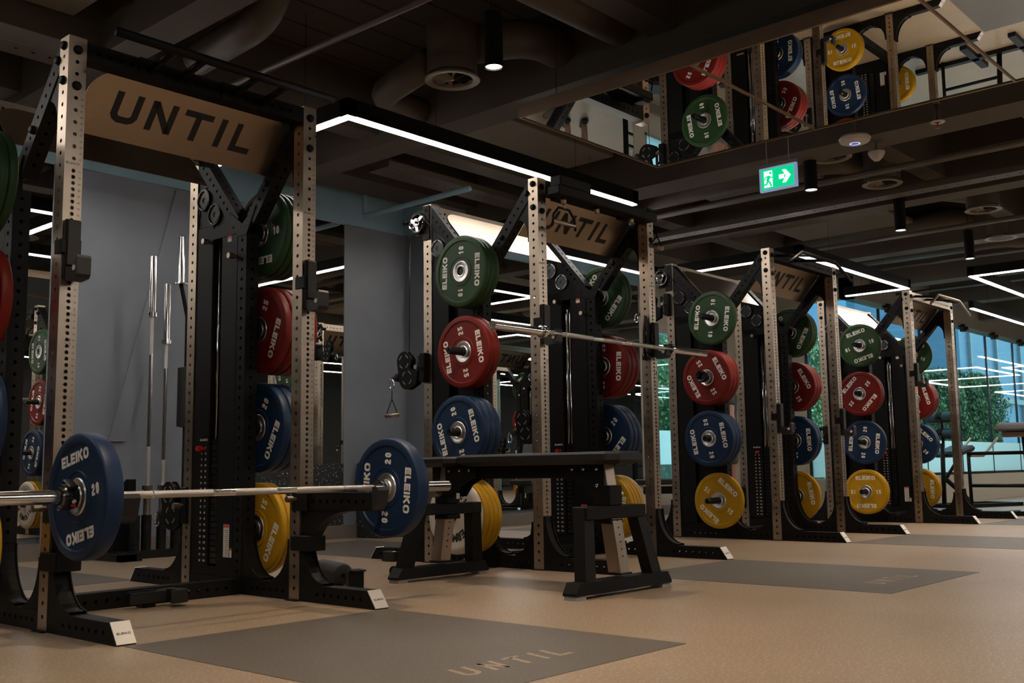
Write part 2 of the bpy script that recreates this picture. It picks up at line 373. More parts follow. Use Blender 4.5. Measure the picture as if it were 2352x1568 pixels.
def mirror(x0, x1, z0, z1, i):
    o = MB().box(x0, x1, YB - .025, YB - .001, z0, z1).obj('wall_mirror', 'mirror')
    o['kind'] = 'structure'; return o
mirror(-4, 1.50, .16, 2.84, 1); mirror(3.2, 4.19, .655, 2.84, 2); mirror(5.55, 8.85, .16, 2.84, 3)
k = MB().box(3.2, 4.19, YB - .03, YB - .001, .115, .655).obj('trim_4', 'speckled_rubber'); struct(k)
# windows
def window(nm, f, frames, film=None, fm='black_gloss'):
    g = f.obj(nm, 'tinted_glass'); struct(g)
    if film: film.obj('frosted_panel', 'frosted_film', g)
    frames.obj('window_frame', fm, g); return g
fr_ = MB(); x = 12.45
fr_.box(RET, XE, YF + .10, YF + .18, .41, .45)
while x < XE: fr_.box(x - .012, x + .012, YF + .095, YF + .13, .41, 2.75); x += 1.5
window('window_1', MB().box(RET + .02, XE, YF + .11, YF + .118, .41, 2.8), fr_, MB().box(RET + .02, XE, YF + .102, YF + .108, .42, .93))
x = 12.45
sf = MB()
while x < XE:
    sf.box(x - .05, x + .05, YF - .06, YF, 2.68, 2.80); sf.box(x - .14, x + .14, YF - .03, YF, 2.725, 2.755)
    for dx in (-.13, .13): sf.cyl((x + dx, YF - .07, 2.74), 'y', .03, .06, 10)
    x += 1.5
sfo = sf.obj('window_bracket', 'black_gloss'); struct(sfo); sfo.name = 'trim_5'
window('window_2', MB().box(RET + .05, RET + .058, YF + .02, 2.5, .41, 2.78), MB().box(RET + .03, RET + .08, 2.46, 2.5, .41, 2.78), MB().box(RET + .04, RET + .046, YF + .02, 2.46, .42, .93))
window('window_3', MB().box(9.15, 9.75, YB + .05, YB + .058, .4, 2.3), MB().box(9.15, 9.19, YB, YB + .1, .4, 2.3).box(9.71, 9.75, YB, YB + .1, .4, 2.3).box(9.15, 9.75, YB, YB + .1, .4, .44), MB().box(9.19, 9.71, YB + .04, YB + .046, .62, 1.05), 'grey_plastic')
# ceiling beams and soffits
i = 6
def trim(mb, m='ceil_taupe'):
    global i
    o = mb.obj('trim_%d' % i, m); i += 1; return struct(o)
for xx, w, z0 in ((-3.4, .3, 2.95), (-1.0, .3, 2.95), (1.0, .22, 3.05), (3.15, .26, 2.98), (5.35, .34, 2.93), (7.5, .24, 2.95), (9.7, .24, 2.95), (11.9, .3, 2.95), (14.1, .3, 2.95), (16.3, .3, 2.95), (19, .3, 2.95), (22, .3, 2.95), (26, .3, 2.95), (30, .3, 2.95)):
    trim(MB().box(xx, xx + w, -10, YB - .3 if xx < RET else YF, z0, ZC))
for yy, w, z0 in ((2.85, .40, 3.10), (1.75, .2, 3.06), (-.85, .18, 3.1), (-3.2, .3, 3.0), (-5.6, .3, 3.0)):
    trim(MB().box(-4, RET if yy > 1 else XE, yy, yy + w, z0, ZC - .001))
trim(MB().box(-4, RET, YB - .33, YB, 3.2, ZC - .002))

# ================================================================== OUTSIDE
struct(MB().box(-10, 80, YB + .45, 60, -.2, -.05).box(RET + .15, 80, YF + .25, YB + .45, -.2, -.05).obj('floor_outside', 'paving'))
o = MB().box(6, 36, 13, 16, 0, 5.2).obj('garden_building', 'pale_render'); tag(o, 'pale building across the courtyard behind the hedge', 'building')
b = thing('glass_building', 'blue glazed office block beyond the window wall at right', 'building', (40, 9, 0))
mb = MB().box(-3, 30, 0, 6, 0, 14); mb.obj('facade', 'facade_out', b)
mb = MB()
for kx in range(-2, 30, 3): mb.box(kx - .06, kx + .06, -.1, 0, 0, 14)
for kz in range(3, 14, 3): mb.box(-3, 30, -.1, 0, kz - .1, kz + .1)
mb.obj('window_grid', 'grey_plastic', b)
def hedge(x0, x1, y0, y1, h, label, n=7000, z0=0.0):
    r = thing('hedge', label, 'hedge', ((x0 + x1) / 2, y0, 0)); cx = (x0 + x1) / 2
    core = MB().box(x0 - cx, x1 - cx, .25, y1 - y0, 0, h - .15); core.obj('branches', 'leaf', r)
    for mname, cnt in (('leaf', n), ('leaf_light', n // 2)):
        mb = MB()
        for _ in range(cnt):
            px = random.uniform(x0, x1) - cx; pz = random.uniform(0, h); lump = .16 * math.sin(px * 2.3) * math.sin(pz * 3.1 + px)
            py = .15 + lump + random.uniform(-.14, .14)
            s_ = random.uniform(.025, .06); a = random.uniform(0, 2 * PI); ti = random.uniform(-.9, .9)
            d1 = Vector((math.cos(a), math.sin(ti) * .5, math.sin(a))) * s_; d2 = Vector((-math.sin(a), math.cos(ti) * .6, math.cos(a))) * s_ * .5
            c = Vector((px, py, pz))
            mb.add([c - d1, c - d2, c + d1, c + d2], [(0, 1, 2, 3)])
        mb.obj('leaves', mname, r, fix=False)
    return r
hedge(15.5, 30.5, 5.6, 6.6, 3.05, 'tall leafy green hedge outside the window wall', 30000)
hedge(15.0, 24, 7.6, 8.4, 3.9, 'taller green climbing hedge behind, seen through the far left panes', 14000)
for px, n_, c in ((27.2, 'party_balloon', 'red_plastic'), (27.9, 'party_balloon', 'white_rubber'), (29.2, 'party_balloon', 'blue_glow')): pass

# ================================================================== CEILING SERVICES
def led_run(name, pts, label, z=2.7, group=None):
    r = thing(name, label, 'light', (pts[0][0], pts[0][1], z), group=group); ox, oy = pts[0]
    hb = MB(); db = MB(); cb = MB(); w = .035
    for (x0, y0), (x1, y1) in zip(pts[:-1], pts[1:]):
        ax, bx = sorted((x0 - ox, x1 - ox)); ay, by = sorted((y0 - oy, y1 - oy))
        hb.box(ax - w, bx + w, ay - w, by + w, .006, .11); db.box(ax - .024, bx + .024, ay - .024, by + .024, -.004, .0055)
        for tt in (.25, .75): cb.tube([(ax + (bx - ax) * tt, ay + (by - ay) * tt, .11), (ax + (bx - ax) * tt, ay + (by - ay) * tt, ZC - z)], .0015, 5)
    hb.obj('housing', 'black_coat', r); db.obj('light_strip', 'led', r); cb.obj('suspension_wire', 'black_coat', r)
    return r
led_run('led_light', [(-3.6, .8), (-.9, .8), (-.9, 2.5), (2.08, 2.5), (2.08, .8), (5.03, .8), (5.03, 2.5), (7.94, 2.5), (7.94, .8), (10.77, .8), (10.77, 1.55)], 'long zigzag LED strip light hanging above the row of racks')
led_run('led_light', [(13.1, .8), (15.9, .8), (15.9, .0)], 'far straight LED strip light near the window wall')
led_run('led_light', [(10.5, -2.9), (10.5, -.05), (13.4, -.05), (13.4, -2.4), (16.4, -2.4), (16.4, -.05), (19.4, -.05), (19.4, -2.4), (22.4, -2.4), (22.4, -.05), (25.4, -.05), (25.4, -2.4), (28.4, -2.4), (28.4, -.05), (31.4, -.05), (31.4, -2.4), (35, -2.4)], 'zigzag LED strip light at far right near the windows')
led_run('led_light', [(14, -4.8), (17, -4.8), (17, -6.8), (20, -6.8), (20, -4.8), (23, -4.8), (23, -6.8), (26, -6.8), (26, -4.8), (29, -4.8), (29, -6.8), (33, -6.8)], 'zigzag LED strip light deep in the room, mirrored in the window glass')
led_run('led_light', [(20, .8), (23, .8), (23, .35), (26, .35), (26, .8), (30, .8)], 'short stepped LED strip light beside the far windows')
led_run('led_light', [(-3.4, -2.2), (-.9, -2.2), (-.9, -4.6), (1.8, -4.6), (1.8, -3.0)], 'added out-of-view zigzag LED strip light above the front walkway')  # added fixture outside the view, lights the floor and rack fronts
led_run('led_light', [(5.2, -5.2), (5.2, -3.2), (8.0, -3.2), (8.0, -5.4), (12, -5.4)], 'added zigzag LED strip light out of view over the open floor at right')  # another added run out of view, for light on the rack fronts
led_run('led_light', [(-3.4, -7.6), (0, -7.6), (0, -6.2), (4, -6.2), (4, -8), (9, -8), (9, -6.8), (14, -6.8)], 'added zigzag LED strip light out of view along the front wall')  # added run behind the camera, gives more light from the front
def pendant(x, y, label, z=2.68, W=SPOT_W):
    r = thing('pendant_light', label, 'light', (x, y, z), group='black cylinder pendant lights')
    MB().lathe([(.0, .046), (.0, .05), (.30, .05), (.30, .03), (.30, .001)], 'z', n=24).obj('shade', 'black_coat', r)
    MB().lathe([(.008, .045), (.012, .001)], 'z', n=24).obj('lens', 'spot_lens', r)
    MB().tube([(.012, 0, .3), (.012, 0, ZC - z)], .002, 5).tube([(-.012, 0, .3), (-.02, 0, .5), (.01, .0, ZC - z)], .002, 5).obj('cable', 'black_coat', r)
    ld = bpy.data.lights.new('lamp', 'SPOT'); ld.energy = W; ld.color = (1.0, .80, .58); ld.spot_size = math.radians(100); ld.spot_blend = .6; ld.shadow_soft_size = .045
    lo = bpy.data.objects.new('lamp', ld); COL.objects.link(lo); lo.parent = r; lo.location = (0, 0, -.01)
    return r
pendant(2.11, -.37, 'black cylinder pendant spotlight beside the round ceiling diffuser', z=2.70)
pendant(5.65, -.45, 'black cylinder pendant spotlight just right of the exit sign', z=2.70)
pendant(7.47, -.43, 'black cylinder pendant spotlight at right over the third rack')
pendant(0.2, -1.0, 'added out-of-view black cylinder pendant spotlight over the first lifting mat')  # added above the frame, continues the warm light of the pendant row
pendant(9.3, -.43, 'black cylinder pendant spotlight furthest along the row')
for x, y in ((-.6, -2.9), (1.5, -2.7), (4.6, -2.9), (7.4, -2.6), (10, -2.4), (3.0, -5.2), (7, -5.6)):
    pendant(x, y, 'added black cylinder pendant spotlight out of view over the open floor before the racks')  # unseen lamps added for warm light on the floor and uprights
# round ducts and swirl diffusers
def diffuser(x, y, z, label, R=.165, drum=True):
    r = thing('ceiling_diffuser', label, 'air vent', (x, y, z), group='round swirl ceiling diffusers')
    MB().lathe([(0, R), (-.006, R * .95), (0, R * .74), (.02, R * .72), (.02, R * .7), (.03, R * .74)], 'z', n=40).obj('ring', 'diffuser_metal', r)
    vb = MB()
    for k in range(8):
        a = k * PI / 4; c, s_ = math.cos(a), math.sin(a); L = R * .74
        vb.add([(c * .01, s_ * .01, .004), (c * L, s_ * L, .004), (c * L - s_ * .03, s_ * L + c * .03, .028), (c * .01 - s_ * .008, s_ * .01 + c * .008, .02),
                (c * .01, s_ * .01, .002), (c * L, s_ * L, .002), (c * L - s_ * .03, s_ * L + c * .03, .026), (c * .01 - s_ * .008, s_ * .01 + c * .008, .018)], [(0, 1, 2, 3), (7, 6, 5, 4), (0, 4, 5, 1), (1, 5, 6, 2), (2, 6, 7, 3)])
    vb.cyl((0, 0, 0), 'z', .012, .02, 12); vb.obj('vane', 'diffuser_metal', r)
    if drum: MB().lathe([(.03, R * .72), (.03, R * .9), (.34, R * .9), (.34, .001)], 'z', n=32).obj('plenum', 'duct_taupe', r)
    return r
diffuser(2.55, .38, 2.95, 'round swirl ceiling diffuser above the gap after the first rack', R=.172)
for (x, y), lb in zip([(5.73, -.58), (6.78, -.56), (8.36, -.88), (9.80, -.60)], ('left of the disc-shaped access point', 'right of the smoke detector', 'second from right at ceiling', 'furthest right above the last rack')):
    diffuser(x, y, 2.95, 'round swirl ceiling diffuser, ' + lb)
def duct(path, r, label, name='air_duct', m='duct_taupe', n=20):
    # smooth the corners
    P = [Vector(p) for p in path]; out = [P[0]]
    for i_ in range(1, len(P) - 1):
        a = P[i_] + (P[i_ - 1] - P[i_]).normalized() * r * 1.6; c = P[i_] + (P[i_ + 1] - P[i_]).normalized() * r * 1.6
        for k in range(6):
            t_ = k / 5; out.append(a * (1 - t_) ** 2 + P[i_] * 2 * t_ * (1 - t_) + c * t_ * t_)
    out.append(P[-1])
    o_ = MB().tube(out, r, n, radii=[r] * len(out)); ob = o_.obj(name, m)
    return tag(ob, label, 'duct')
duct([(2.72, .34, 3.22), (2.86, .0, 3.22), (3.35, .03, 3.22), (3.75, .25, 3.22)], .12, 'taupe round duct elbow behind the near pendant')
duct([(2.55, .58, 3.12), (2.72, 1.25, 3.12), (3.3, 1.3, 3.12)], .095, 'flexible duct elbow left of the near ceiling diffuser')
duct([(2.2, -.45, 3.24), (3.55, -.47, 3.24), (3.9, -1.2, 3.24)], .13, 'large taupe round duct running along the row overhead')
duct([(1.55, 1.62, 3.14), (1.5, .85, 3.14), (1.48, .62, 3.4)], .10, 'taupe round duct elbow above the first rack')
for k, (x, y) in enumerate(((6.6, -.2), (8.2, -.5), (9.6, -.2), (11.0, -.3))):
    duct([(x, 2.3, 3.2), (x, y, 3.2), (x + .5, y - .25, 3.2)], .11, 'taupe round duct branch ' + ('over the third rack', 'between third and fourth rack', 'over the fourth rack', 'beyond the fourth rack')[k])
duct([(1.74, 2.8, 3.0), (1.74, -3, 3.0)], .02, 'slim taupe conduit pipe crossing above the first rack sign', 'conduit_pipe')
duct([(4.28, 3.25, 3.2), (4.28, 3.25, 2.9), (4.27, 1.9, 2.9)], .024, 'bent pale blue-green pipe under the soffit by the blue pillar', 'water_pipe', 'band_blue', 12)
for k, x in enumerate((6.35, 6.5, 8.9, 9.05, 10.6, 12.8)):
    duct([(x, 2.4, 2.95 + .03 * (k % 2)), (x, -6, 2.95 + .03 * (k % 2))], .022, 'slim taupe pipe %s of the ceiling' % ('left above the third rack', 'right above the third rack', 'left above the fourth rack', 'right above the fourth rack', 'beyond the fourth rack', 'near the window wall')[k], 'conduit_pipe', n=10)
def tray(x0, x1, y0, y1, z, label):
    r = thing('cable_tray', label, 'cable tray', (x0, y0, z)); mb = MB(); lx, ly = x1 - x0, y1 - y0
    if ly > lx: mb.perf((0, 0, 0), (0, 1, 0), (1, 0, 0), (0, 0, -1), ly, lx, [.05 + .1 * k for k in range(int(ly / .1))], r=.011, lip=.002)
    else: mb.perf((0, 0, 0), (1, 0, 0), (0, 1, 0), (0, 0, -1), lx, ly, [.05 + .1 * k for k in range(int(lx / .1))], r=.011, lip=.002)
    mb.obj('tray_floor', 'duct_taupe', r)
    mb = MB()
    if ly > lx: mb.box(-.003, 0, 0, ly, 0, .05); mb.box(lx, lx + .003, 0, ly, 0, .05)
    else: mb.box(0, lx, -.003, 0, 0, .05); mb.box(0, lx, ly, ly + .003, 0, .05)
    mb.obj('tray_side', 'duct_taupe', r)
tray(3.6, 7.6, 2.15, 2.4, 3.0, 'perforated cable tray above the gap between first and second rack')
tray(-2, 1.0, 2.0, 2.2, 3.08, 'perforated cable tray in the top left corner above the first rack')
tray(7.1, 7.25, -6, 2.2, 2.93, 'perforated cable tray crossing above the third rack')
def raft(x0, x1, y0, y1, z, label):
    tag(MB().box(x0, x1, y0, y1, z, z + .05, .006).obj('acoustic_panel', 'panel_grey'), label, 'ceiling panel', 'acoustic ceiling panels')
PR = [(5.9, 7.2, -3.4, -1.75, 'above the sprinkler, nearest the mirror'), (6.1, 7.1, .1, 1.3, 'over the left post of the third rack'), (8.0, 9.4, -2.9, -1.75, 'at right beyond the sprinkler'), (8.2, 9.5, .2, 1.5, 'above the third rack sign'),
      (10.2, 11.6, -2.6, -.9, 'far right above the windows'), (10.2, 11.6, .2, 1.4, 'above the fourth rack'), (12.4, 13.8, -2.2, -.9, 'beyond the fourth rack at right'), (-.7, .8, .6, 1.7, 'in the top left corner over the first rack'), (3.6, 5.2, 1.1, 1.7, 'behind the ceiling mirror'), (14.6, 16, -1.6, .2, 'furthest away near the windows')]
for a in PR: raft(a[0], a[1], a[2], a[3], 3.2, 'flat grey acoustic ceiling panel ' + a[4])
# ceiling mirror of several panes
cm = thing('ceiling_mirror', 'long suspended ceiling mirror reflecting the racks upside down', 'mirror', (2.68, -.05, 2.65))
for k in range(4):
    MB().box(.02, 1.44, -1.165 * (k + 1) + .006, -1.165 * k - .006, 0, .006).obj('mirror_pane', 'mirror', cm)
mb = MB(); mb.box(0, .015, -4.66, 0, -.006, .07); mb.box(1.445, 1.46, -4.66, 0, -.006, .07); mb.box(0, 1.46, 0, .012, -.006, .07); mb.box(0, 1.46, -4.672, -4.66, -.006, .07)
for k in (1, 2, 3): mb.box(.0, 1.46, -1.165 * k - .005, -1.165 * k + .005, -.008, .002)
mb.obj('mirror_frame', 'frame_alu', cm)
MB().box(.015, 1.445, -4.66, 0, .007, .05).obj('backing_board', 'black_coat', cm)
wb = MB()
for xx in (.1, 1.36):
    for yy in (-.2, -2.3, -4.4): wb.tube([(xx, yy, .05), (xx, yy, ZC - 2.65)], .002, 5)
wb.obj('suspension_wire', 'black_coat', cm)
# exit sign (face towards -X)
ex = thing('exit_sign', 'lit green emergency exit sign with running figure and arrow', 'sign', (3.62 + .0, -.9, 2.3))
EX0 = Vector((5.2, -.40, 2.722))
ex.location = EX0
hw, hh = .132, .076
MB().box(0, .03, -hw - .02, hw + .02, -hh - .015, hh + .015, .004).obj('sign_body', 'exit_frame', ex)
MB().box(-.003, .0, -hw, hw, -hh, hh).obj('sign_face', 'exit_green', ex)
K_ = .66
ef = plane_fn((-.003, 0, 0), (0, -K_, 0), (0, 0, K_), (-1, 0, 0))
def poly(mb, pts, fn, d=.002): n_ = len(pts); mb.add([fn(a, b_, d) for a, b_ in pts] + [fn(a, b_, 0) for a, b_ in pts], [list(range(n_))] + [[i_, n_ + i_, n_ + (i_ + 1) % n_, (i_ + 1) % n_] for i_ in range(n_)])
ar = MB(); poly(ar, [(.02, -.026), (.085, -.026), (.085, .026), (.02, .026)], ef); poly(ar, [(.06, .075), (.105, .075), (.165, 0), (.105, -.075), (.06, -.075), (.105, 0)], ef)
poly(ar, [(-.165, -.095), (-.06, -.095), (-.06, .095), (-.165, .095)], ef)
ar.obj('sign_symbol', 'exit_white', ex)
ef2 = plane_fn((-.0055, 0, 0), (0, -K_, 0), (0, 0, K_), (-1, 0, 0))
rn = MB()
for st, t_ in (([(-.10, .035), (-.12, -.02)], .035), ([(-.12, -.015), (-.13, -.055), (-.17, -.065)], .018), ([(-.115, -.02), (-.09, -.05), (-.075, -.09)], .018), ([(-.105, .035), (-.15, .02), (-.158, -.01)], .012), ([(-.10, .035), (-.075, .01), (-.055, .012)], .012)):
    Lp, Rp = ribbon(st, t_)
    for i_ in range(len(st) - 1): poly(rn, [Lp[i_], Lp[i_ + 1], Rp[i_ + 1], Rp[i_]], ef2, .001)
poly(rn, [(-.083 + .014 * math.cos(a * PI / 5), .065 + .014 * math.sin(a * PI / 5)) for a in range(10)], ef2, .001)
rn.obj('running_figure', 'exit_green', ex)
MB().box(-.002, .032, -hw - .02, hw + .02, hh + .015, hh + .04).tube([(.015, -.09, hh), (.015, -.09, ZC - 2.722)], .004, 6).tube([(.015, .09, hh), (.015, .09, ZC - 2.722)], .004, 6).obj('sign_bracket', 'grey_plastic', ex)
# access point, smoke detector, sprinkler
ap = thing('wifi_access_point', 'white disc-shaped wireless access point with blue glow on the ceiling', 'access point', (5.15, -1.03, 2.83))
MB().lathe([(0, .001), (.0, .07), (.012, .10), (.035, .11), (.05, .10), (.05, .001)], 'z', n=36).obj('cover', 'plastic_white', ap)
MB().lathe([(-.002, .03), (-.003, .033), (-.002, .036)], 'z', n=24).obj('status_light', 'blue_glow', ap)
MB().cyl((0, 0, .05), 'z', .012, ZC - 2.83 - .05).obj('stem', 'duct_taupe', ap)
sd = thing('smoke_detector', 'small white smoke detector right of the access point', 'smoke detector', (5.55, -1.02, 2.83))
MB().lathe([(-.035, .001), (-.035, .022), (-.01, .045), (0, .05), (.02, .06), (.03, .06), (.03, .001)], 'z', n=28).obj('housing', 'plastic_white', sd)
MB().cyl((0, 0, .03), 'z', .01, ZC - 2.86).obj('stem', 'duct_taupe', sd)
sk = thing('sprinkler', 'fire sprinkler head with round white escutcheon below the mirror', 'sprinkler', (4.70, -1.76, 2.70))
MB().lathe([(0, .001), (0, .04), (.004, .045), (.008, .04)], 'z', n=24).obj('escutcheon', 'plastic_white', sk)
MB().tube([(0, 0, .0), (0, 0, .12)], .016, 12).tube([(0, 0, .12), (0, 0, ZC - 2.7)], .02, 12).obj('pipe', 'duct_taupe', sk)
MB().tube([(0, 0, -.035), (0, 0, .0)], .004, 8).lathe([(-.037, .001), (-.035, .014), (-.033, .001)], 'z', n=12).obj('nozzle', 'red_plastic', sk)

# ================================================================== FLOOR MATS (inlaid platforms, part of the floor)
W = 1.23; T = .075; H = 2.337; FL = .53
RX = [0.0, 2.89, 5.782, 8.72]
def lift_mat(x0, y0, y1, label, ty, inward=1):
    r = thing('lifting_mat', label, 'mat', (x0, y0, 0))
    MB().box(.02, W - .02, 0, y1 - y0, -.004, .0015).obj('rubber_inlay', 'mat_rubber', r)
    tb = MB()
    f_ = plane_fn((W / 2, ty - y0, .0015), (inward, 0, 0), (0, inward, 0), (0, 0, 1))
    text(tb, 'UNTIL', f_, .115, t=.17, wid=.72, gap=.36, shear=.25, depth=.0006)
    tb.obj('lettering', 'floor_rubber', r)
pl = ['first', 'second', 'third', 'fourth']
for k, x0 in enumerate(RX):
    lift_mat(x0, -2.03, -.545, 'dark grey floor inlay in front of the %s rack from the left, UNTIL in beige' % pl[k], -1.79)
for k, x0 in enumerate(RX[:3]):
    lift_mat(x0, 1.56, 3.05, 'dark grey floor inlay behind the %s rack from the left' % pl[k], 2.8, -1)

# ================================================================== POWER RACKS
CA = {}
def cached(key, fn):
    if key not in CA: CA[key] = fn()
    return CA[key]
def fixmesh(mb, name, m):
    o = mb.obj(name, m); me = o.data; bpy.data.objects.remove(o); return me
def part(key, fn, name, m, parent, loc=None, rot=None): return put(name, cached(key, lambda: fixmesh(fn(), name, m)), parent, loc, rot)
h50 = [.055 + .05 * k for k in range(46)]
hY = [.025 * n_ + .007 for n_ in range(8, 72)] + [.025 * n_ + .007 for n_ in range(73, 93, 2)]
def upright_mesh(h, fy=hY):
    mb = MB(); r = .0088
    mb.perf((0, 0, 0), (0, 0, 1), (0, 1, 0), (-1, 0, 0), h, T, h50, r); mb.perf((T, 0, 0), (0, 0, 1), (0, 1, 0), (1, 0, 0), h, T, h50, r)
    mb.perf((0, 0, 0), (0, 0, 1), (1, 0, 0), (0, -1, 0), h, T, fy, .0082); mb.perf((0, T, 0), (0, 0, 1), (1, 0, 0), (0, 1, 0), h, T, fy, .0082)
    mb.add([(0, 0, h), (T, 0, h), (T, T, h), (0, T, h)], [(0, 1, 2, 3)])
    mb.box(-.03, T + .0, -.0, T, 0, .006) if False else None
    return mb
def scale_mesh():
    mb = MB()
    f_ = lambda n_: plane_fn((T * .84, -.0004, .025 * n_ + .005), (1, 0, 0), (0, 0, 1), (0, -1, 0))
    for n_ in range(12, 84):
        if n_ == 72: continue
        text(mb, str(n_), f_(n_), .0075, t=.17, wid=.62, gap=.25, depth=.0003)
    text(mb, 'ELEIKO', plane_fn((T * .45, -.0004, .025 * 72 + .012), (1, 0, 0), (0, 0, 1), (0, -1, 0)), .009, t=.22, wid=.95, gap=.2, depth=.0003)
    return mb
def bolt_mesh():
    mb = MB(); mb.lathe([(0, .019), (-.004, .019)], 'x', n=16); mb.lathe([(-.004, .016), (-.013, .016), (-.015, .012), (-.015, .0005)], 'x', n=6, smooth=False); mb.lathe([(-.004, .019), (-.004, .014)], 'x', n=16); return mb
def beam_mesh(L, axis, holes=True):
    mb = MB(); hs = [.05 + .05 * k for k in range(int(L / .05) - 1)] if holes else []
    if axis == 'y':
        mb.perf((.002, 0, 0), (0, 1, 0), (0, 0, 1), (-1, 0, 0), L, T, hs); mb.perf((T - .002, 0, 0), (0, 1, 0), (0, 0, 1), (1, 0, 0), L, T, hs)
        mb.add([(.002, 0, T), (T - .002, 0, T), (T - .002, L, T), (.002, L, T)], [(0, 1, 2, 3)]); mb.add([(.002, 0, 0), (T - .002, 0, 0), (T - .002, L, 0), (.002, L, 0)], [(0, 1, 2, 3)])
    else:
        mb.perf((0, 0, 0), (1, 0, 0), (0, 0, 1), (0, -1, 0), L, T, hs); mb.perf((0, T, 0), (1, 0, 0), (0, 0, 1), (0, 1, 0), L, T, hs)
        mb.add([(0, 0, T), (L, 0, T), (L, T, T), (0, T, T)], [(0, 1, 2, 3)]); mb.add([(0, 0, 0), (L, 0, 0), (L, T, 0), (0, T, 0)], [(0, 1, 2, 3)])
    return mb
def foot_mesh():
    L = FL; mb = MB(); hs = [.10 + .05 * k for k in range(7)]
    for xx, n_ in ((.002, -1), (T - .002, 1)):
        mb.perf((xx, -L + .055, 0), (0, 1, 0), (0, 0, 1), (n_, 0, 0), L - .055, T, [h_ - .055 for h_ in hs])
        mb.add([(xx, -L, 0), (xx, -L + .055, 0), (xx, -L + .055, T)], [(0, 1, 2)])
    mb.add([(.002, -L + .055, T), (T - .002, -L + .055, T), (T - .002, 0, T), (.002, 0, T)], [(0, 1, 2, 3)])
    mb.add([(.002, -L, 0), (T - .002, -L, 0), (T - .002, 0, 0), (.002, 0, 0)], [(0, 1, 2, 3)])
    mb.add([(.002, -L, 0), (T - .002, -L, 0), (T - .002, -L + .055, T), (.002, -L + .055, T)], [(0, 1, 2, 3)])
    return mb
def plate_end():
    n = Vector((0, -T, .055)).normalized(); u = Vector((0, .055, T)).normalized(); O = Vector((T / 2, -FL, 0)) + n * .0005
    mb = MB(); L = math.hypot(.055, T); q = [(-.036, .004), (.036, .004), (.036, L), (-.036, L)]
    top = [O + Vector((a, 0, 0)) + u * b_ + n * .004 for a, b_ in q]; bot = [O + Vector((a, 0, 0)) + u * b_ for a, b_ in q]
    mb.add(top + bot, [(0, 1, 2, 3), (4, 5, 6, 7)] + [(i_, (i_ + 1) % 4, 4 + (i_ + 1) % 4, 4 + i_) for i_ in range(4)])
    return mb
def plate_end_text():
    n = Vector((0, -T, .055)).normalized(); u = Vector((0, .055, T)).normalized(); O = Vector((T / 2, -FL, 0)) + n * .0048 + u * .045
    mb = MB(); text(mb, 'ELEIKO', plane_fn(O, (1, 0, 0), u, n), .008, t=.22, wid=1.0, gap=.2, depth=.0004); return mb
def gusset_mesh(R=.17, h=.235, sgn=-1, y0=0.0):
    # curved bracket standing on the foot against the upright; curve is concave
    arc = [(y0 + sgn * (R - R * math.sin(a) + .012), T + h - .012 - (h - .02) * (1 - math.cos(a)) / 1.0) for a in [i_ * PI / 2 / 10 for i_ in range(11)]]
    arc = [(y0 + sgn * (.018 + (R - .018) * (1 - math.cos(a))), T + h - (h - .012) * math.sin(a)) for a in [i_ * PI / 2 / 10 for i_ in range(11)]]
    pts = [(y0, T + h)] + arc + [(y0 + sgn * R, T + .0005), (y0, T + .0005)]
    mb = MB(); mb.prism(pts, 'x', .003, .008); mb.prism(pts, 'x', T - .008, T - .003)
    inner = [(p[0] - sgn * .009, p[1] - .002) for p in arc]
    mb.prism([(y0, T + h - .006)] + inner + [(y0, T + .002)], 'x', .008, T - .008)
    return mb
ys, zs, ye, ze = T, 2.32, .50, 1.835
def brace_mesh():
    # lower-left polygon in (y,z); perforated outer faces, holes on both broad faces
    mb = MB(); d = Vector((0, .4625 - T, -(2.32 - 1.879))); L = d.length; u = d / L; n = Vector((0, -u.z, u.y)) * -1
    n = Vector((0, u.z, -u.y))  # points down/front
    O = Vector((0, T, 2.32)); hs = [.07 + .05 * k for k in range(10)]
    w_ = T
    for xx, nn in ((.001, -1), (T - .001, 1)):
        mb.perf(O + Vector((xx, 0, 0)), u, n, (nn, 0, 0), L, w_, hs)
    mb.perf(O + Vector((.001, 0, 0)), u, (1, 0, 0), -n, L, T - .002, hs); mb.perf(O + n * w_ + Vector((.001, 0, 0)), u, (1, 0, 0), n, L, T - .002, hs)
    for e in (0, L): mb.add([O + u * e + Vector((.001, 0, 0)), O + u * e + Vector((T - .001, 0, 0)), O + u * e + n * w_ + Vector((T - .001, 0, 0)), O + u * e + n * w_ + Vector((.001, 0, 0))], [(0, 1, 2, 3)])
    return mb
def topplate_mesh():
    # triangular web between brace and upright with an arched cut-out
    arc = [(T + .10 - .085 * math.cos(a), 2.0 + .10 * math.sin(a)) for a in [i_ * PI / 10 for i_ in range(6)]]
    pts = [(T, 2.28), (T, 1.95), (T + .012, 1.95)] + arc + [(T + .16, 2.075), (T + .10, 2.16)]
    mb = MB(); mb.prism(pts, 'x', .006, .012); mb.prism(pts, 'x', T - .012, T - .006)
    mb.prism([(p[0], p[1]) for p in [(T, 1.95), (T + .012, 1.95)] + arc + [(T + .19, 2.1)] + [(T + .17, 2.11)] + [(a_[0] - .004, a_[1] + .008) for a_ in arc[::-1]] + [(T, 2.0)]], 'x', .012, T - .012)
    return mb
def vplate_mesh():
    mb = MB(); mb.prism([(.4625, 1.78), (.5375, 1.78), (.62, 1.92), (.5, 1.84), (.38, 1.92)], 'x', -.003, .0)
    return mb
SB = Vector((0, .318, 2.055)); SU = Vector((0, -1, 1.136)).normalized(); SN = Vector((0, -1.136, -1)).normalized()
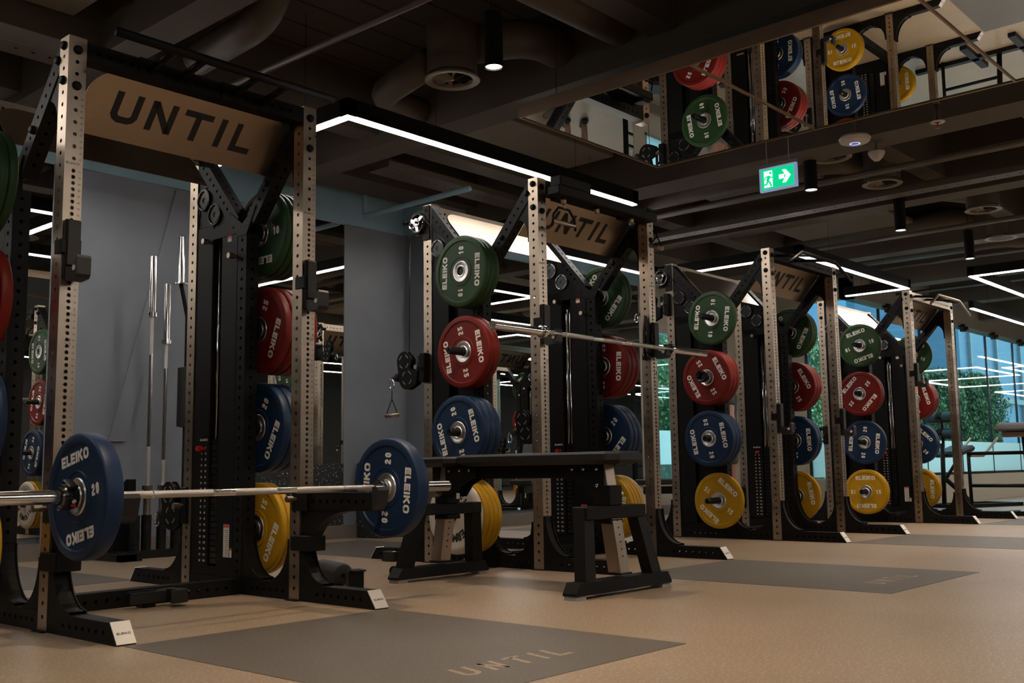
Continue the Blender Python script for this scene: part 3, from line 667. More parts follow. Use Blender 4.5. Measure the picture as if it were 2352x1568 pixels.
def sign_mesh():
    x0, x1, Ls = .170, W - .060, .312; r = .125
    pts = [(x0, 0), (x1, 0), (x1, Ls - r)] + [(x1 - r + r * math.cos(a), Ls - r + r * math.sin(a)) for a in [i_ * PI / 16 for i_ in range(1, 9)]] + [(x0 + r - r * math.sin(a), Ls - r + r * math.cos(a)) for a in [i_ * PI / 16 for i_ in range(0, 8)]] + [(x0, Ls - r)]
    mb = MB(); n_ = len(pts); f_ = lambda a, b_, d: SB + Vector((a, 0, 0)) + SU * b_ + SN * d
    mb.add([f_(a, b_, .003) for a, b_ in pts] + [f_(a, b_, 0) for a, b_ in pts], [list(range(n_)), list(range(2 * n_ - 1, n_ - 1, -1))] + [[i_, (i_ + 1) % n_, n_ + (i_ + 1) % n_, n_ + i_] for i_ in range(n_)])
    return mb
def sign_text():
    mb = MB()
    for ch, x, w in (('U', .300, .125), ('N', .468, .125), ('T', .630, .145), ('I', .812, .04), ('L', .900, .110)):
        ww = w / .145
        f_ = plane_fn(SB + SU * .158 + Vector((x + w / 2, 0, 0)) + SN * .003, (1, 0, 0), SU, SN)
        for st in glyph(ch, ww, .212):
            Lp, Rp = ribbon(st, .212)
            for i_ in range(len(st) - 1):
                q = [((p.x - ww / 2) * .145, (p.y - .5) * .145) for p in (Lp[i_], Lp[i_ + 1], Rp[i_ + 1], Rp[i_])]
                mb.add([f_(a, b_, .0008) for a, b_ in q] + [f_(a, b_, 0) for a, b_ in q], [(0, 1, 2, 3), (0, 4, 5, 1), (1, 5, 6, 2), (2, 6, 7, 3), (3, 7, 4, 0)])
    return mb
def peg_mesh():
    mb = MB(); mb.lathe([(0, .05), (-.012, .05), (-.014, .03), (-.03, .028), (-.265, .0235), (-.27, .020), (-.27, .0005)], 'x', n=28); return mb
def peg_short():
    mb = MB(); mb.lathe([(0, .05), (-.012, .05), (-.014, .03), (-.03, .028), (-.15, .0235), (-.155, .020), (-.155, .0005)], 'x', n=28); return mb
def cabinet_mesh():
    mb = MB(); x0, x1 = .004, T - .004
    mb.box(x0, x1, .545, .69, .10, 1.80, .004)          # flat panel beside the middle upright
    mb.box(x0 + .045, x1, .69, .77, .10, 1.80)          # recessed channel
    mb.box(x0, x1, .77, .918, .10, 1.88, .004)
    mb.box(x0, x1, .545, .918, .076, .12); mb.box(x0, x1, .545, .918, 1.80, 1.86)
    return mb
def stack_mesh():
    mb = MB()
    for k in range(21): mb.box(.012, .05, .700, .760, .13 + .030 * k, .157 + .030 * k, .002)
    return mb
def stack_numbers():
    mb = MB()
    for k in range(20):
        z = .145 + .030 * (19 - k)
        text(mb, str(3 + 3 * k), plane_fn((.0035, .838, z), (0, -1, 0), (0, 0, 1), (-1, 0, 0)), .011, t=.2, wid=.62, gap=.25, depth=.0004)
        text(mb, str(7 + 7 * k), plane_fn((.0035, .80, z), (0, -1, 0), (0, 0, 1), (-1, 0, 0)), .011, t=.2, wid=.62, gap=.25, depth=.0004)
    text(mb, 'ELEIKO', plane_fn((.0035, .82, .145 + .61), (0, -1, 0), (0, 0, 1), (-1, 0, 0)), .011, t=.24, wid=1, gap=.2, depth=.0004)
    return mb
def labels_mesh(): return MB().box(.003, .0038, .575, .625, .17, .33).box(.003, .0038, .551, .569, .17, .215).box(.003, .0038, .60, .635, 1.765, 1.785)
def labels_red(): return MB().box(.0022, .003, .577, .623, .315, .329).box(.0022, .003, .551, .569, .205, .215).box(.0022, .003, .60, .635, 1.785, 1.797)
def label_lines():
    mb = MB()
    for k in range(13): mb.box(.0022, .003, .580, .580 + .038 * (.7 + .3 * ((k * 7) % 5) / 5), .18 + .010 * k, .182 + .010 * k)
    return mb
def rod_mesh(): return MB().tube([(.02, .73, .75), (.02, .73, 1.80)], .0035, 8).tube([(.03, .715, .1), (.03, .715, 1.8)], .007, 8).tube([(.03, .748, .1), (.03, .748, 1.8)], .007, 8)
def pin_mesh(): return MB().lathe([(-.05, .0005), (-.05, .012), (-.03, .014), (-.03, .006), (.0, .006)], 'x', (.0, .80, .71), n=16)
def pulley_disc(): return MB().lathe([(0, .001), (0, .012), (-.004, .014), (-.004, .045), (-.010, .05), (-.010, .058), (.004, .058), (.010, .05), (.018, .058), (.026, .058), (.026, .001)], 'x', n=36)
def arcs_mesh(R=.05, n=4):
    mb = MB()
    for k in range(n):
        a0 = k * 2 * PI / n + .25
        pts = [(R * math.cos(a0 + j * .12), R * math.sin(a0 + j * .12)) for j in range(10)]
        Lp, Rp = ribbon(pts, .005)
        for j in range(9):
            q = [Lp[j], Lp[j + 1], Rp[j + 1], Rp[j]]; mb.add([(-.0115, p[0], p[1]) for p in q] + [(-.009, p[0], p[1]) for p in q], [(0, 1, 2, 3), (0, 4, 5, 1), (1, 5, 6, 2), (2, 6, 7, 3), (3, 7, 4, 0)])
    return mb
def pulley_plate():
    # housing at the top rear between the rear upright and the cabinet
    pts = [(.925, 2.05), (.925, 1.86), (.60, 1.80), (.56, 1.86), (.70, 1.98), (.82, 2.14), (.90, 2.16)]
    return MB().prism(pts, 'x', .010, .014).prism(pts, 'x', T - .014, T - .010)
def chrome_wheel():
    mb = MB(); n = 36
    mb.lathe([(-.004, .056), (-.012, .062), (-.014, .066), (-.010, .070), (.010, .070), (.014, .066), (.012, .056), (-.004, .056)], 'x', n=n)
    mb.lathe([(-.012, .001), (-.014, .012), (-.012, .03), (.012, .03), (.012, .001)], 'x', n=24)
    for k in range(3):
        a = k * 2 * PI / 3 + .4; c, s_ = math.cos(a), math.sin(a); w_ = .012
        q = [(.026 * c - w_ * s_, .026 * s_ + w_ * c), (.059 * c - w_ * s_, .059 * s_ + w_ * c), (.059 * c + w_ * s_, .059 * s_ - w_ * c), (.026 * c + w_ * s_, .026 * s_ - w_ * c)]
        mb.prism(q, 'x', -.008, .008)
    return mb
def wheel_bracket(): return MB().box(-.012, -.004, .955, 1.07, 2.13, 2.31, .003).box(-.012, .0, .935, .999, 2.10, 2.33).tube([(-.006, 1.02, 2.22), (-.055, 1.02, 2.22)], .009, 10).tube([(-.03, 1.09, 2.24), (-.03, 1.16, 2.24)], .016, 12)
def trolley_body():
    # swivelling pulley trolley: kidney shaped side plates behind the rear upright
    a1 = Vector((.175, .055)); a2 = Vector((.145, -.055)); R = .068; pts = []
    for k in range(13): t = -.3 + k * (PI + .3) / 12; pts.append((a1.x + .0 + R * math.cos(t), a1.y + R * math.sin(t)))
    L1 = []
    for k in range(9): t = PI * .9 + k * (PI * .85) / 8; L1.append((a2.x + (R + .008) * math.cos(t), a2.y + (R + .008) * math.sin(t)))
    pts = pts[::-1]; pts = pts[::-1]
    poly_ = [(a1.x - .075, a1.y + .012), (a1.x - .05, a1.y + .04)] + [(a1.x + R * math.cos(t), a1.y + R * math.sin(t)) for t in [PI * .62 - k * PI * .7 / 8 for k in range(9)]] + [(a2.x + (R + .01) * math.cos(t), a2.y + (R + .01) * math.sin(t)) for t in [.1 - k * (PI * .62) / 7 for k in range(8)]] + [(a2.x - .09, a2.y - .045), (a2.x - .10, a2.y + .035), (a2.x - .055, a2.y + .05), (a1.x - .06, a1.y - .05)]
    mb = MB(); mb.prism(poly_, 'x', -.022, -.016); mb.prism(poly_, 'x', .016, .022)
    for c in (a1, a2): mb.lathe([(-.012, .001), (-.012, .055), (0, .045), (.012, .055), (.012, .001)], 'x', (0, c.x, c.y), n=24)
    return mb
def trolley_clamp():
    return MB().box(-.05, .05, -.055, .0, -.095, .095, .006).box(-.010, .010, .0, .05, .050, .075).box(-.010, .010, .0, .05, -.075, -.055).tube([(0, .05, -.085), (0, .05, .085)], .012, 10)
def trolley_arcs():
    mb = MB()
    for c in ((.175, .055), (.145, -.055)):
        for sx in (-.0225,):
            for k in range(4):
                a0 = k * PI / 2 + .3; pts = [(c[0] + .044 * math.cos(a0 + j * .1), c[1] + .044 * math.sin(a0 + j * .1)) for j in range(9)]
                Lp, Rp = ribbon(pts, .006)
                for j in range(8): mb.add([(sx, p[0], p[1]) for p in (Lp[j], Lp[j + 1], Rp[j + 1], Rp[j])] + [(sx + .001, p[0], p[1]) for p in (Lp[j], Lp[j + 1], Rp[j + 1], Rp[j])], [(0, 1, 2, 3), (0, 4, 5, 1), (1, 5, 6, 2), (2, 6, 7, 3), (3, 7, 4, 0)])
    return mb
def ball_mesh(): return MB().lathe([(.0, .008), (.004, .022), (.022, .030), (.045, .022), (.05, .010), (.06, .008), (.075, .008), (.075, .0005)], 'y', (0, .235, -.045), n=20)
def carabiner(c):
    c = Vector(c); pts = [(0, .012, .0), (0, .017, -.02), (0, .02, -.045), (0, .010, -.065), (0, -.010, -.065), (0, -.02, -.045), (0, -.012, -.02), (0, -.006, .004), (0, .006, .006), (0, .012, 0)]
    return MB().tube([c + Vector(p) for p in pts], .0032, 8)
def knob_mesh(): return MB().lathe([(0, .009), (-.02, .009), (-.02, .0145), (-.052, .0145), (-.052, .001)], 'x', n=18)
def rope_path(c, L=.3):
    c = Vector(c); return [c + Vector((0, -.035, -L)), c + Vector((0, -.03, -L * .5)), c + Vector((0, -.012, -.03)), c, c + Vector((0, .012, -.03)), c + Vector((0, .03, -L * .5)), c + Vector((0, .035, -L))]

def build_rack(k, x0):
    desc = ['stainless power rack nearest at left with barbell on safety arms', 'second power rack from the left, behind the black bench',
            'third power rack from the left, with winged pull-up bar', 'fourth power rack, furthest along the row by the windows'][k]
    R = thing('power_rack', desc, 'rack', (x0, 0, 0), group='row of power racks')
    for sx, xx in (('L', 0), ('R', W - T)):
        for yy in (0, 1 - T):
            U = part('up', lambda: upright_mesh(H), 'upright', 'steel', R, (xx, yy, 0))
            sc_ = part('scale', scale_mesh, 'height_scale', 'print_grey', U, (0, 0, 0) if yy == 0 else (T, T, 0), (0, 0, 0 if yy == 0 else PI))
            for zz in (2.282, 2.132): part('bolt', bolt_mesh, 'bolt', 'black_coat', U, (T * .5, 0, zz) if yy == 0 else (T * .5, T, zz), (0, 0, PI / 2 if yy == 0 else -PI / 2))
            for zz in (2.30, 2.155): part('bolt', bolt_mesh, 'bolt', 'black_coat', U, (0, T * .5, zz) if xx == 0 else (T, T * .5, zz), (0, 0, 0 if xx == 0 else PI))
            if xx and yy == 0: part('bolt', bolt_mesh, 'bolt', 'black_coat', U, (0, T * .5, 2.30))
            part('shoe', lambda: MB().box(-.02, T + .02, -.004, T + .004, 0, .005), 'foot_plate', 'black_coat', U)
        part('mid', lambda: upright_mesh(1.79, h50), 'middle_upright', 'black_coat', R, (xx, .4625, 0))
        part('vp', vplate_mesh, 'joint_plate', 'black_coat', R, (xx, 0, 0))
        F = part('foot', foot_mesh, 'foot_beam', 'black_coat', R, (xx, 0, 0)); E_ = part('pe', plate_end, 'end_cap', 'cap_metal', F); part('pet', plate_end_text, 'end_cap_lettering', 'print_grey', F)
        F = part('foot', foot_mesh, 'foot_beam', 'black_coat', R, (xx + T, 1, 0), (0, 0, PI)); part('pe', plate_end, 'end_cap', 'cap_metal', F)
        part('bb1', lambda: beam_mesh(.4625 - T, 'y'), 'side_beam', 'black_coat', R, (xx, T, 0)); part('bb1', None, 'side_beam', 'black_coat', R, (xx, .5375, 0))
        part('gus', gusset_mesh, 'curved_gusset', 'black_coat', R, (xx, 0, 0)); part('gus', None, 'curved_gusset', 'black_coat', R, (xx + T, 1, 0), (0, 0, PI))
        part('gus', None, 'curved_gusset', 'black_coat', R, (xx, .4625, 0)); part('gusb', lambda: gusset_mesh(.15, .2, 1), 'curved_gusset', 'black_coat', R, (xx, T, 0))
        for sy in (0, 1):
            B = part('brace', brace_mesh, 'brace', 'black_coat', R, (xx, 0, 0) if sy == 0 else (xx + T, 1, 0), (0, 0, 0 if sy == 0 else PI))
            part('tp', topplate_mesh, 'corner_plate', 'black_coat', B)
            for d_ in (.06, .38):
                part('bolt', bolt_mesh, 'bolt', 'black_coat', B, Vector((0, T, 2.32)) + Vector((0, .66, -.751)) * d_ + Vector((0, -.028, -.025)))
        # weight stack cabinet
        Cc = part('cab', cabinet_mesh, 'weight_stack_cabinet', 'black_coat', R, (xx, 0, 0))
        if xx:
            part('stk', stack_mesh, 'weight_stack', 'black_gloss', Cc); part('num', stack_numbers, 'weight_scale', 'white_paint', Cc)
            part('lab', labels_mesh, 'warning_label', 'label_white', Cc); part('labr', labels_red, 'warning_header', 'label_red', Cc); part('labl', label_lines, 'warning_text', 'print_grey', Cc)
            part('rod', rod_mesh, 'guide_rod', 'chrome', Cc); part('pin', pin_mesh, 'selector_pin', 'red_plastic', Cc)
            part('knob', knob_mesh, 'adjuster_knob', 'steel', Cc, (.01, .56, 1.68)); part('knob', None, 'adjuster_knob', 'steel', Cc, (.01, .80, 1.79))
        PP = part('pp', pulley_plate, 'pulley_housing', 'black_coat', R, (xx, 0, 0))
        for (yy, zz) in ((.87, 2.03), (.765, 1.935)):
            part('pd', pulley_disc, 'pulley_wheel', 'black_gloss', PP, (.008, yy, zz)); part('pa', arcs_mesh, 'pulley_ring', 'chrome', PP, (.008, yy, zz))
        # cable wheel on top rear corner, outer side at left
        if xx == 0 and k < 3:
            part('wb', wheel_bracket, 'wheel_bracket', 'black_coat', R, (xx, 0, 0)); part('cw', chrome_wheel, 'cable_wheel', 'chrome', R, (xx - .03, 1.03, 2.22))
            part('cc', lambda: MB().tube([(-.03, 1.10, 2.22), (-.03, 1.11, 1.33)], .0025, 6).tube([(-.03, .965, 2.24), (-.015, .6, 1.88)], .0025, 6), 'cable', 'black_gloss', R)
        if xx and k == 3:
            part('wb', None, 'wheel_bracket', 'black_coat', R, (xx, 0, 0)); part('pd', None, 'cable_wheel', 'black_gloss', R, (xx - .03, 1.03, 2.22)); part('pa', None, 'pulley_ring', 'chrome', R, (xx - .03, 1.03, 2.22))
        for zz in (1.805, 1.305, .81, .31):
            part('pegs' if (k == 1 and xx == 0 and zz > 1.8) else 'peg', peg_short if (k == 1 and xx == 0 and zz > 1.8) else peg_mesh, 'weight_peg', 'shaft_black', R, (xx if xx == 0 else xx + T, .5, zz), (0, 0, 0 if xx == 0 else PI))
    part('xb', lambda: beam_mesh(W - 2 * T, 'x'), 'base_crossbeam', 'black_coat', R, (T, .4625, 0))
    for yy in (0, 1 - T):
        part('xt' if (yy == 0 and k < 3) else 'xts', lambda: beam_mesh(W - 2 * T, 'x'), 'top_crossbeam', 'black_coat' if (yy == 0 and k < 3) else 'steel', R, (T, yy, H - T - .01))
    for rz in (0, PI):
        s_ = part('sign', sign_mesh, 'sign_panel', 'sign_metal', R, (0, 0, 0) if rz == 0 else (W, 1, 0), (0, 0, rz)); part('signt', sign_text, 'sign_lettering', 'print_black', s_)
    # pull-up attachments
    if k == 0:
        b_ = MB().tube([(.09, -.21, 2.315), (1.165, -.21, 2.315)], .0195, 14).obj('pull_up_bar', 'black_coat', R)
        for xx in (.35, .49, .76, .91): MB().tube([(xx, -.21, 2.315), (xx, -.002, 2.285)], .0165, 10).obj('bar_stub', 'black_coat', b_)
        MB().box(.30, .42, -.008, -.001, 2.25, 2.33).box(.70, .82, -.008, -.001, 2.25, 2.33).obj('mounting_plate', 'black_coat', b_)
    elif k == 1:
        b_ = MB().box(.0, 1.03, -.17, -.075, 2.205, 2.262, .006).box(.02, .32, -.165, -.08, 2.26, 2.325, .006).box(.92, 1.0, -.165, -.08, 2.26, 2.285, .006).box(.12, .22, -.075, 0, 2.21, 2.26).box(.80, .9, -.075, 0, 2.21, 2.26).obj('handle_rail', 'black_coat', R)
        for xx in (.10, .43, .80): MB().cyl((xx, -.12, 2.165), 'z', .016, .04).obj('rail_stud', 'steel', b_)
    else:
        b_ = MB().tube([(-.25, -.3, 2.14), (-.03, -.3, 2.25), (.56, -.3, 2.25), (.86, -.3, 2.13)], .013, 12).obj('pull_up_bar', 'black_coat' if k == 2 else 'steel', R)
        for xx in (.15, .45): MB().tube([(xx, -.3, 2.25), (xx, 0, 2.29)], .013, 10).obj('bar_stub', 'black_coat', b_)
    # trolleys on the rear uprights
    def trolley(x, z, y=.95, handle=True, mir=False, rz=0):
        TR = part('tc', trolley_clamp, 'pulley_trolley', 'black_coat', R, (x, y + .0555, z), (0, 0, rz))
        part('tb', trolley_body, 'trolley_cheek', 'black_coat', TR); part('ta', trolley_arcs, 'trolley_ring', 'grey_plastic', TR)
        part('ball', ball_mesh, 'cable_stop', 'rope', TR); part('knob', None, 'adjuster_knob', 'steel', TR, (-.05, -.02, 0))
        part('car', lambda: carabiner((0, .318, -.05)), 'carabiner', 'chrome', TR)
    if k == 0: trolley(W - T / 2 - .0, .42)
    if k == 1: trolley(T / 2 - .03, 1.25); trolley(W - T / 2, .9)
    if k == 2: trolley(T / 2 - .03, 2.0 - .02); trolley(W - T / 2, .3)
    if k == 3: trolley(T / 2, .9)
    return R
racks = [build_rack(k, x0) for k, x0 in enumerate(RX)]

# ================================================================== PLATES
def disc_prof(th, white=False):
    R = .225
    if white: return [(.004, .066), (.004, .16), (.0, .185), (.002, .205), (.012, .22), (.022, .225), (th - .022, .225), (th - .008, .218), (th, .20), (th, .066)]
    return [(.0045, .052), (.0045, .088), (.0025, .089), (.0055, .092), (.0055, .188), (.003, .190), (.0, .193), (0, .217), (.002, .222), (.007, .225), (th - .007, .225), (th - .002, .222), (th, .217), (th, .193), (th - .003, .190), (th - .0055, .188), (th - .0055, .092), (th - .0025, .089), (th - .0045, .088), (th - .0045, .052)]
def hub_prof(th): return [(.002, .0258), (.0, .028), (-.001, .034), (.003, .038), (.003, .046), (.001, .050), (.001, .064), (.004, .067), (th - .004, .067), (th - .001, .064), (th - .001, .05), (th - .003, .046), (th - .003, .038), (th, .034), (th, .0258), (.002, .0258)]
def plate_text(th, num):
    mb = MB()
    for side in (0, 1):
        for a in (0, PI):
            def F(ang, rad):
                # frame at angle; seen from the face, top of letters outward
                sgn = -1 if side == 0 else 1
                up = Vector((0, sgn * math.sin(ang), math.cos(ang))); ri = Vector((0, sgn * math.cos(ang), -math.sin(ang)))
                nn = Vector((-1, 0, 0)) if side == 0 else Vector((1, 0, 0))
                O = Vector(((.0055 if side == 0 else th - .0055), 0, 0)) + up * rad
                return O, ri, up, nn
            O, ri, up, nn = F(a, .140)
            text(mb, 'ELEIKO', plane_fn(O, ri, up, nn), .040, t=.26, wid=.86, gap=.13, sx=1.0, depth=.001)
            O, ri, up, nn = F(a + PI / 2, .133)
            # numbers stay upright relative to the right-hand side
            ri2, up2 = -up if False else up, ri
            s_ = 1 if a == 0 else 1
            fn = plane_fn(O, up, -ri, nn)
            text(mb, num, fn, .041, t=.22, wid=.64, gap=.24, depth=.001)
    return mb
def white_text(th):
    mb = MB(); s_ = 'THERMIFIT'
    for a0 in (0, PI):
        for j, ch in enumerate(s_):
            ang = a0 + (j - 4) * .29
            up = Vector((0, -math.sin(ang), math.cos(ang))); ri = Vector((0, -math.cos(ang), -math.sin(ang)))
            text(mb, ch, plane_fn(Vector((.004, 0, 0)) + up * .125, ri, up, (-1, 0, 0)), .050, t=.24, wid=.70, depth=.001)
    for ang in (-PI / 2, PI / 2):
        O = Vector((.004, -.15 * math.sin(ang), 0))
        text(mb, '5', plane_fn(O, (0, -1, 0), (0, 0, 1), (-1, 0, 0)), .034, t=.24, wid=.7, depth=.001)
        text(mb, 'KG', plane_fn(O + Vector((0, 0, -.035)), (0, -1, 0), (0, 0, 1), (-1, 0, 0)), .014, t=.12, wid=.7, depth=.001)
        text(mb, 'I', plane_fn(O + Vector((0, -.022, -.008)), (0, -1, 0), (0, 0, 1), (-1, 0, 0)), .06, t=.06, wid=.7, depth=.001)
    return mb
KIND = {'green': ('green_rubber', '10', .038), 'red': ('red_rubber', '25', .050), 'blue': ('blue_rubber', '20', .050), 'yellow': ('yellow_rubber', '15', .036), 'white': ('white_rubber', '5', .042)}
proto = {}
def plate(kind, loc, ang, label, group):
    if kind in proto: return dup(proto[kind], loc, (ang, 0, 0), label, group)
    m, num, th = KIND[kind]
    r = thing('weight_plate', label, 'weight plate', loc, (ang, 0, 0), group)
    MB().lathe(disc_prof(th, kind == 'white'), 'x', n=64).obj('rubber_disc', m, r, fix=False)
    hp = MB().lathe(hub_prof(th), 'x', n=40)
    if kind == 'white': hp = MB().lathe([(.004, .067), (.004, .0258), (th - .001, .0258), (th - .001, .067)], 'x', n=40)
    hp.obj('hub', 'white_rubber' if kind == 'white' else 'hub_steel', r, fix=False)
    (white_text(th) if kind == 'white' else plate_text(th, num)).obj('lettering', 'print_black' if kind == 'white' else 'white_paint', r, fix=False)
    proto[kind] = r; return r
PZ = {'green': 1.805, 'red': 1.305, 'blue': .81, 'yellow': .31}
KG = {'green': '10', 'red': '25', 'blue': '20', 'yellow': '15', 'white': '5'}
HOLE_DROP = -.0015
# per rack: counts and rotation (degrees clockwise as seen from the left) for left and right columns
LEFT = [dict(green=(3, 20), red=(3, 40), blue=(3, 10), yellow=(2, 70)), dict(green=(3, 92), red=(2, 80), blue=(3, 74), yellow=(4, 60)), dict(green=(1, 98), red=(3, 62), blue=(3, 80), yellow=(1, 40)), dict(green=(1, -15), red=(2, -47), blue=(1, 97), yellow=(2, 0))]
RIGHT = [dict(green=(4, 0), red=(4, 112), blue=(3, 118), yellow=(2, 118)), dict(green=(2, 130), red=(3, 93), blue=(3, 132), yellow=(4, 100)), dict(green=(3, 118), red=(3, 62), blue=(2, 88), yellow=(1, 80)), dict(green=(1, 22), red=(3, 75), blue=(2, 45), yellow=(2, 92))]
START = [(.055, .03), (.045, .045), (.06, .045), (.09, .045)]
POS = {(1, 0): ('only plate of its colour',), (2, 0): ('outer', 'inner'), (3, 0): ('outermost', 'middle', 'innermost'), (4, 0): ('outermost', 'second from outside', 'third from outside', 'innermost'), (5, 0): ('outermost', 'second from outside', 'third from outside', 'fourth from outside', 'innermost')}
for k, x0 in enumerate(RX):
    for side, D in (('left', LEFT[k]), ('right', RIGHT[k])):
        for kind, (n_, ang) in D.items():
            seq = [kind] * n_
            if k == 1 and kind == 'yellow': seq = [kind] * 4 + ['white'] if side == 'left' else [kind] * 4 + ['white']
            tot = len(seq)
            x = START[k][0 if side == 'left' else 1]
            for j, kd in enumerate(seq):
                th = KIND[kd][2] + .0015
                a_ = math.radians(ang if (side == 'left' and j == tot - 1) or (side == 'right' and j == 0) else random.uniform(0, 360))
                if kd == 'white': a_ = math.radians(-4)
                if side == 'left': px = x0 - x - th
                else: px = x0 + W + x
                word = POS[(tot, 0)][tot - 1 - j]
                lb = '%s %s kg plate, %s, %s side of the %s rack' % (kd, KG[kd], word, side, pl[k])
                plate(kd, (px, .5, PZ[kind] + HOLE_DROP), a_, lb, '%s plates on the %s side of the %s rack' % (kd, side, pl[k]))
                x += th
# small collar on the red peg of third rack
# ================================================================== BARBELLS
def barbell(loc, label, L=2.2, group=None):
    r = thing('barbell', label, 'barbell', loc, group=group); s_ = .415; hx = L / 2; c = .0
    inn = hx - s_ - .03
    MB().lathe([(-inn, .014), (-inn + .0, .014), (inn, .014)], 'x', n=20).obj('shaft', 'knurl', r)
    sb = MB()
    for a, b_ in ((-.33, -.235), (-.13, -.06), (.06, .13), (.235, .33)): pass
    for a, b_ in ((-.20, -.10), (.10, .20), (-inn, -inn + .03), (inn - .03, inn), (-.457, -.453), (.453, .457)): MB().lathe([(a, .0144), (b_, .0144)], 'x', n=20).obj('smooth_band', 'chrome', r)
    for sgn in (-1, 1):
        e = MB(); pr = [(inn, .014), (inn, .036), (inn + .008, .038), (inn + .028, .038), (inn + .03, .034), (inn + .03, .025), (hx, .025), (hx, .022), (hx - .004, .020), (hx - .004, .0005)]
        e.lathe([(sgn * a, b_) for a, b_ in pr], 'x', n=28); e.obj('sleeve', 'chrome', r)
        t_ = MB(); text(t_, 'I', plane_fn((sgn * (hx - .0035), 0, 0), (0, 1, 0), (0, 0, 1), (sgn, 0, 0)), .016, t=.2, shear=.5, depth=.0006); t_.obj('end_mark', 'print_grey', r)
    return r
bb1 = barbell((.685, -.33, .507), 'loaded barbell with two blue plates resting on the safety arms of the near rack')
plate('blue', (-.065 + .685 - .685 - .0 - .0, -.33, .507), math.radians(-12), 'blue 20 kg plate on the left sleeve of the near barbell', 'blue plates on the near barbell')
bpl = [o for o in COL.objects if o.get('label', '').startswith('blue 20 kg plate on the left sleeve')][0]; bpl.scale.x = 1.35
bpr = plate('blue', (1.385, -.33, .507), math.radians(95), 'blue 20 kg plate on the right sleeve of the near barbell', 'blue plates on the near barbell')
bpr.scale.x = 1.35
bb2 = barbell((3.46, -.105, 1.372), 'empty chrome barbell racked across the second rack')
def collar(loc, label, rotx=0):
    r = thing('barbell_collar', label, 'collar', loc, (rotx, 0, 0))
    MB().lathe([(0, .0262), (0, .044), (.01, .047), (.045, .045), (.055, .038), (.055, .0262), (0, .0262)], 'x', n=28).obj('ring', 'black_gloss', r)
    MB().box(.004, .05, -.05, -.028, -.018, .018, .003).box(.01, .045, -.03, .03, .040, .056, .004).obj('lever', 'black_gloss', r)
    MB().lathe([(-.052, .005), (-.0505, .008), (-.0505, .0005)], 'y', (.03, 0, .006), n=14).obj('logo_dot', 'label_white', r)
    MB().box(.022, .038, -.0515, -.05, -.013, -.006).obj('logo_bar', 'red_plastic', r)
    return r
collar((-.122, -.33, .507), 'black lock collar clamped outside the near blue plate', math.radians(25))
collar((5.782 - .30, .5, 1.305), 'black spring collar on the red plate peg of the third rack', math.radians(-50))

# ================================================================== J-HOOKS, SAFETY ARMS
def jhook_parts(r):
    MB().box(.006, .069, -.022, -.004, .0, .235, .004).obj('back_plate', 'black_coat', r)
    MB().box(-.006, -.001, -.018, .045, .10, .155).box(-.006, .07, -.022, -.001, .10, .155).obj('strap', 'black_coat', r)
    MB().prism([(-.022, .0), (-.022, .045), (-.085, .035), (-.095, .045), (-.098, .075), (-.112, .080), (-.118, .07), (-.118, .005), (-.105, -.01), (-.04, -.015)], 'x', .010, .066).obj('hook', 'black_pad', r)
    MB().lathe([(0, .001), (0, .011), (.003, .011), (.003, .001)], 'x', (.0065, -.095, .03), n=14).obj('screw_cap', 'plastic_white', r)
    MB().box(.012, .064, -.030, -.022, .05, .23, .003).obj('pad', 'black_pad', r)
jp = None
def jhook(loc, label, rot=(0, 0, 0)):
    global jp
    if jp: return dup(jp, loc, rot, label, 'j-hooks on the racks')
    jp = thing('j_hook', label, 'j-hook', loc, rot, 'j-hooks on the racks'); jhook_parts(jp); return jp
jhook((0, 0, 1.345), 'black j-hook on the left post of the nearest rack')
jhook((W - T, 0, 1.345), 'black j-hook on the right post of the nearest rack')
jhook((2.89, 0, 1.322), 'black j-hook on the left post of the second rack holding the empty barbell')
jhook((2.89 + W - T, 0, 1.322), 'black j-hook on the right post of the second rack holding the empty barbell')
jhook((5.782, 0, .84), 'low black j-hook on the left post of the third rack')
jhook((5.782 + W - T, 0, .84), 'low black j-hook on the right post of the third rack')
jhook((8.72, 0, 1.36), 'black j-hook on the left post of the fourth rack')
jhook((.75, .39, .007), 'black j-hook lying on the floor inside the nearest rack', (0, -PI / 2, .05))
jhook((2.80, 1.32, .071), 'black j-hook lying on the floor behind the second rack', (0, PI / 2, 0))
def safety_arm(x, label):
    r = thing('safety_bar', label, 'safety arm', (x, 0, 0), group='safety spotter arms on the nearest rack')
    mb = MB(); hs = [.06 + .05 * k for k in range(8)]
    for xx, n_ in ((.008, -1), (T - .008, 1)): mb.perf((xx, -.50, .415), (0, 1, 0), (0, 0, 1), (n_, 0, 0), .495, .072, hs, r=.009)
    mb.box(.0081, T - .0081, -.50, -.001, .411, .414); mb.box(.0081, T - .0081, -.50, -.001, .4875, .490)
    mb.obj('arm', 'black_coat', r)
    MB().prism([(-.50, .49), (-.50, .415), (-.525, .44), (-.54, .50), (-.53, .515), (-.50, .515)], 'x', .006, T - .006).obj('arm_stop', 'black_pad', r)
    arc = [(-.075 - .28 * (1 - math.cos(a)), .24 + .17 * math.sin(a)) for a in [i_ * PI / 20 for i_ in range(11)]]
    MB().prism([(-.005, .412), (-.005, .235), (-.075, .235)] + arc[1:] + [(-.36, .412)], 'x', .012, T - .012).obj('arm_gusset', 'black_coat', r)
    MB().box(-.012, T + .012, -.085, .055, .225, .295, .004).obj('clamp', 'black_coat', r)
    MB().box(-.008, -.001, -.06, .05, .405, .50).obj('side_plate', 'black_coat', r)
    part('knob', None, 'locking_knob', 'steel', r, (-.008, .02, .46))
    return r
safety_arm(0, 'black perforated safety arm on the left post of the nearest rack')
safety_arm(W - T, 'black perforated safety arm on the right post of the nearest rack')

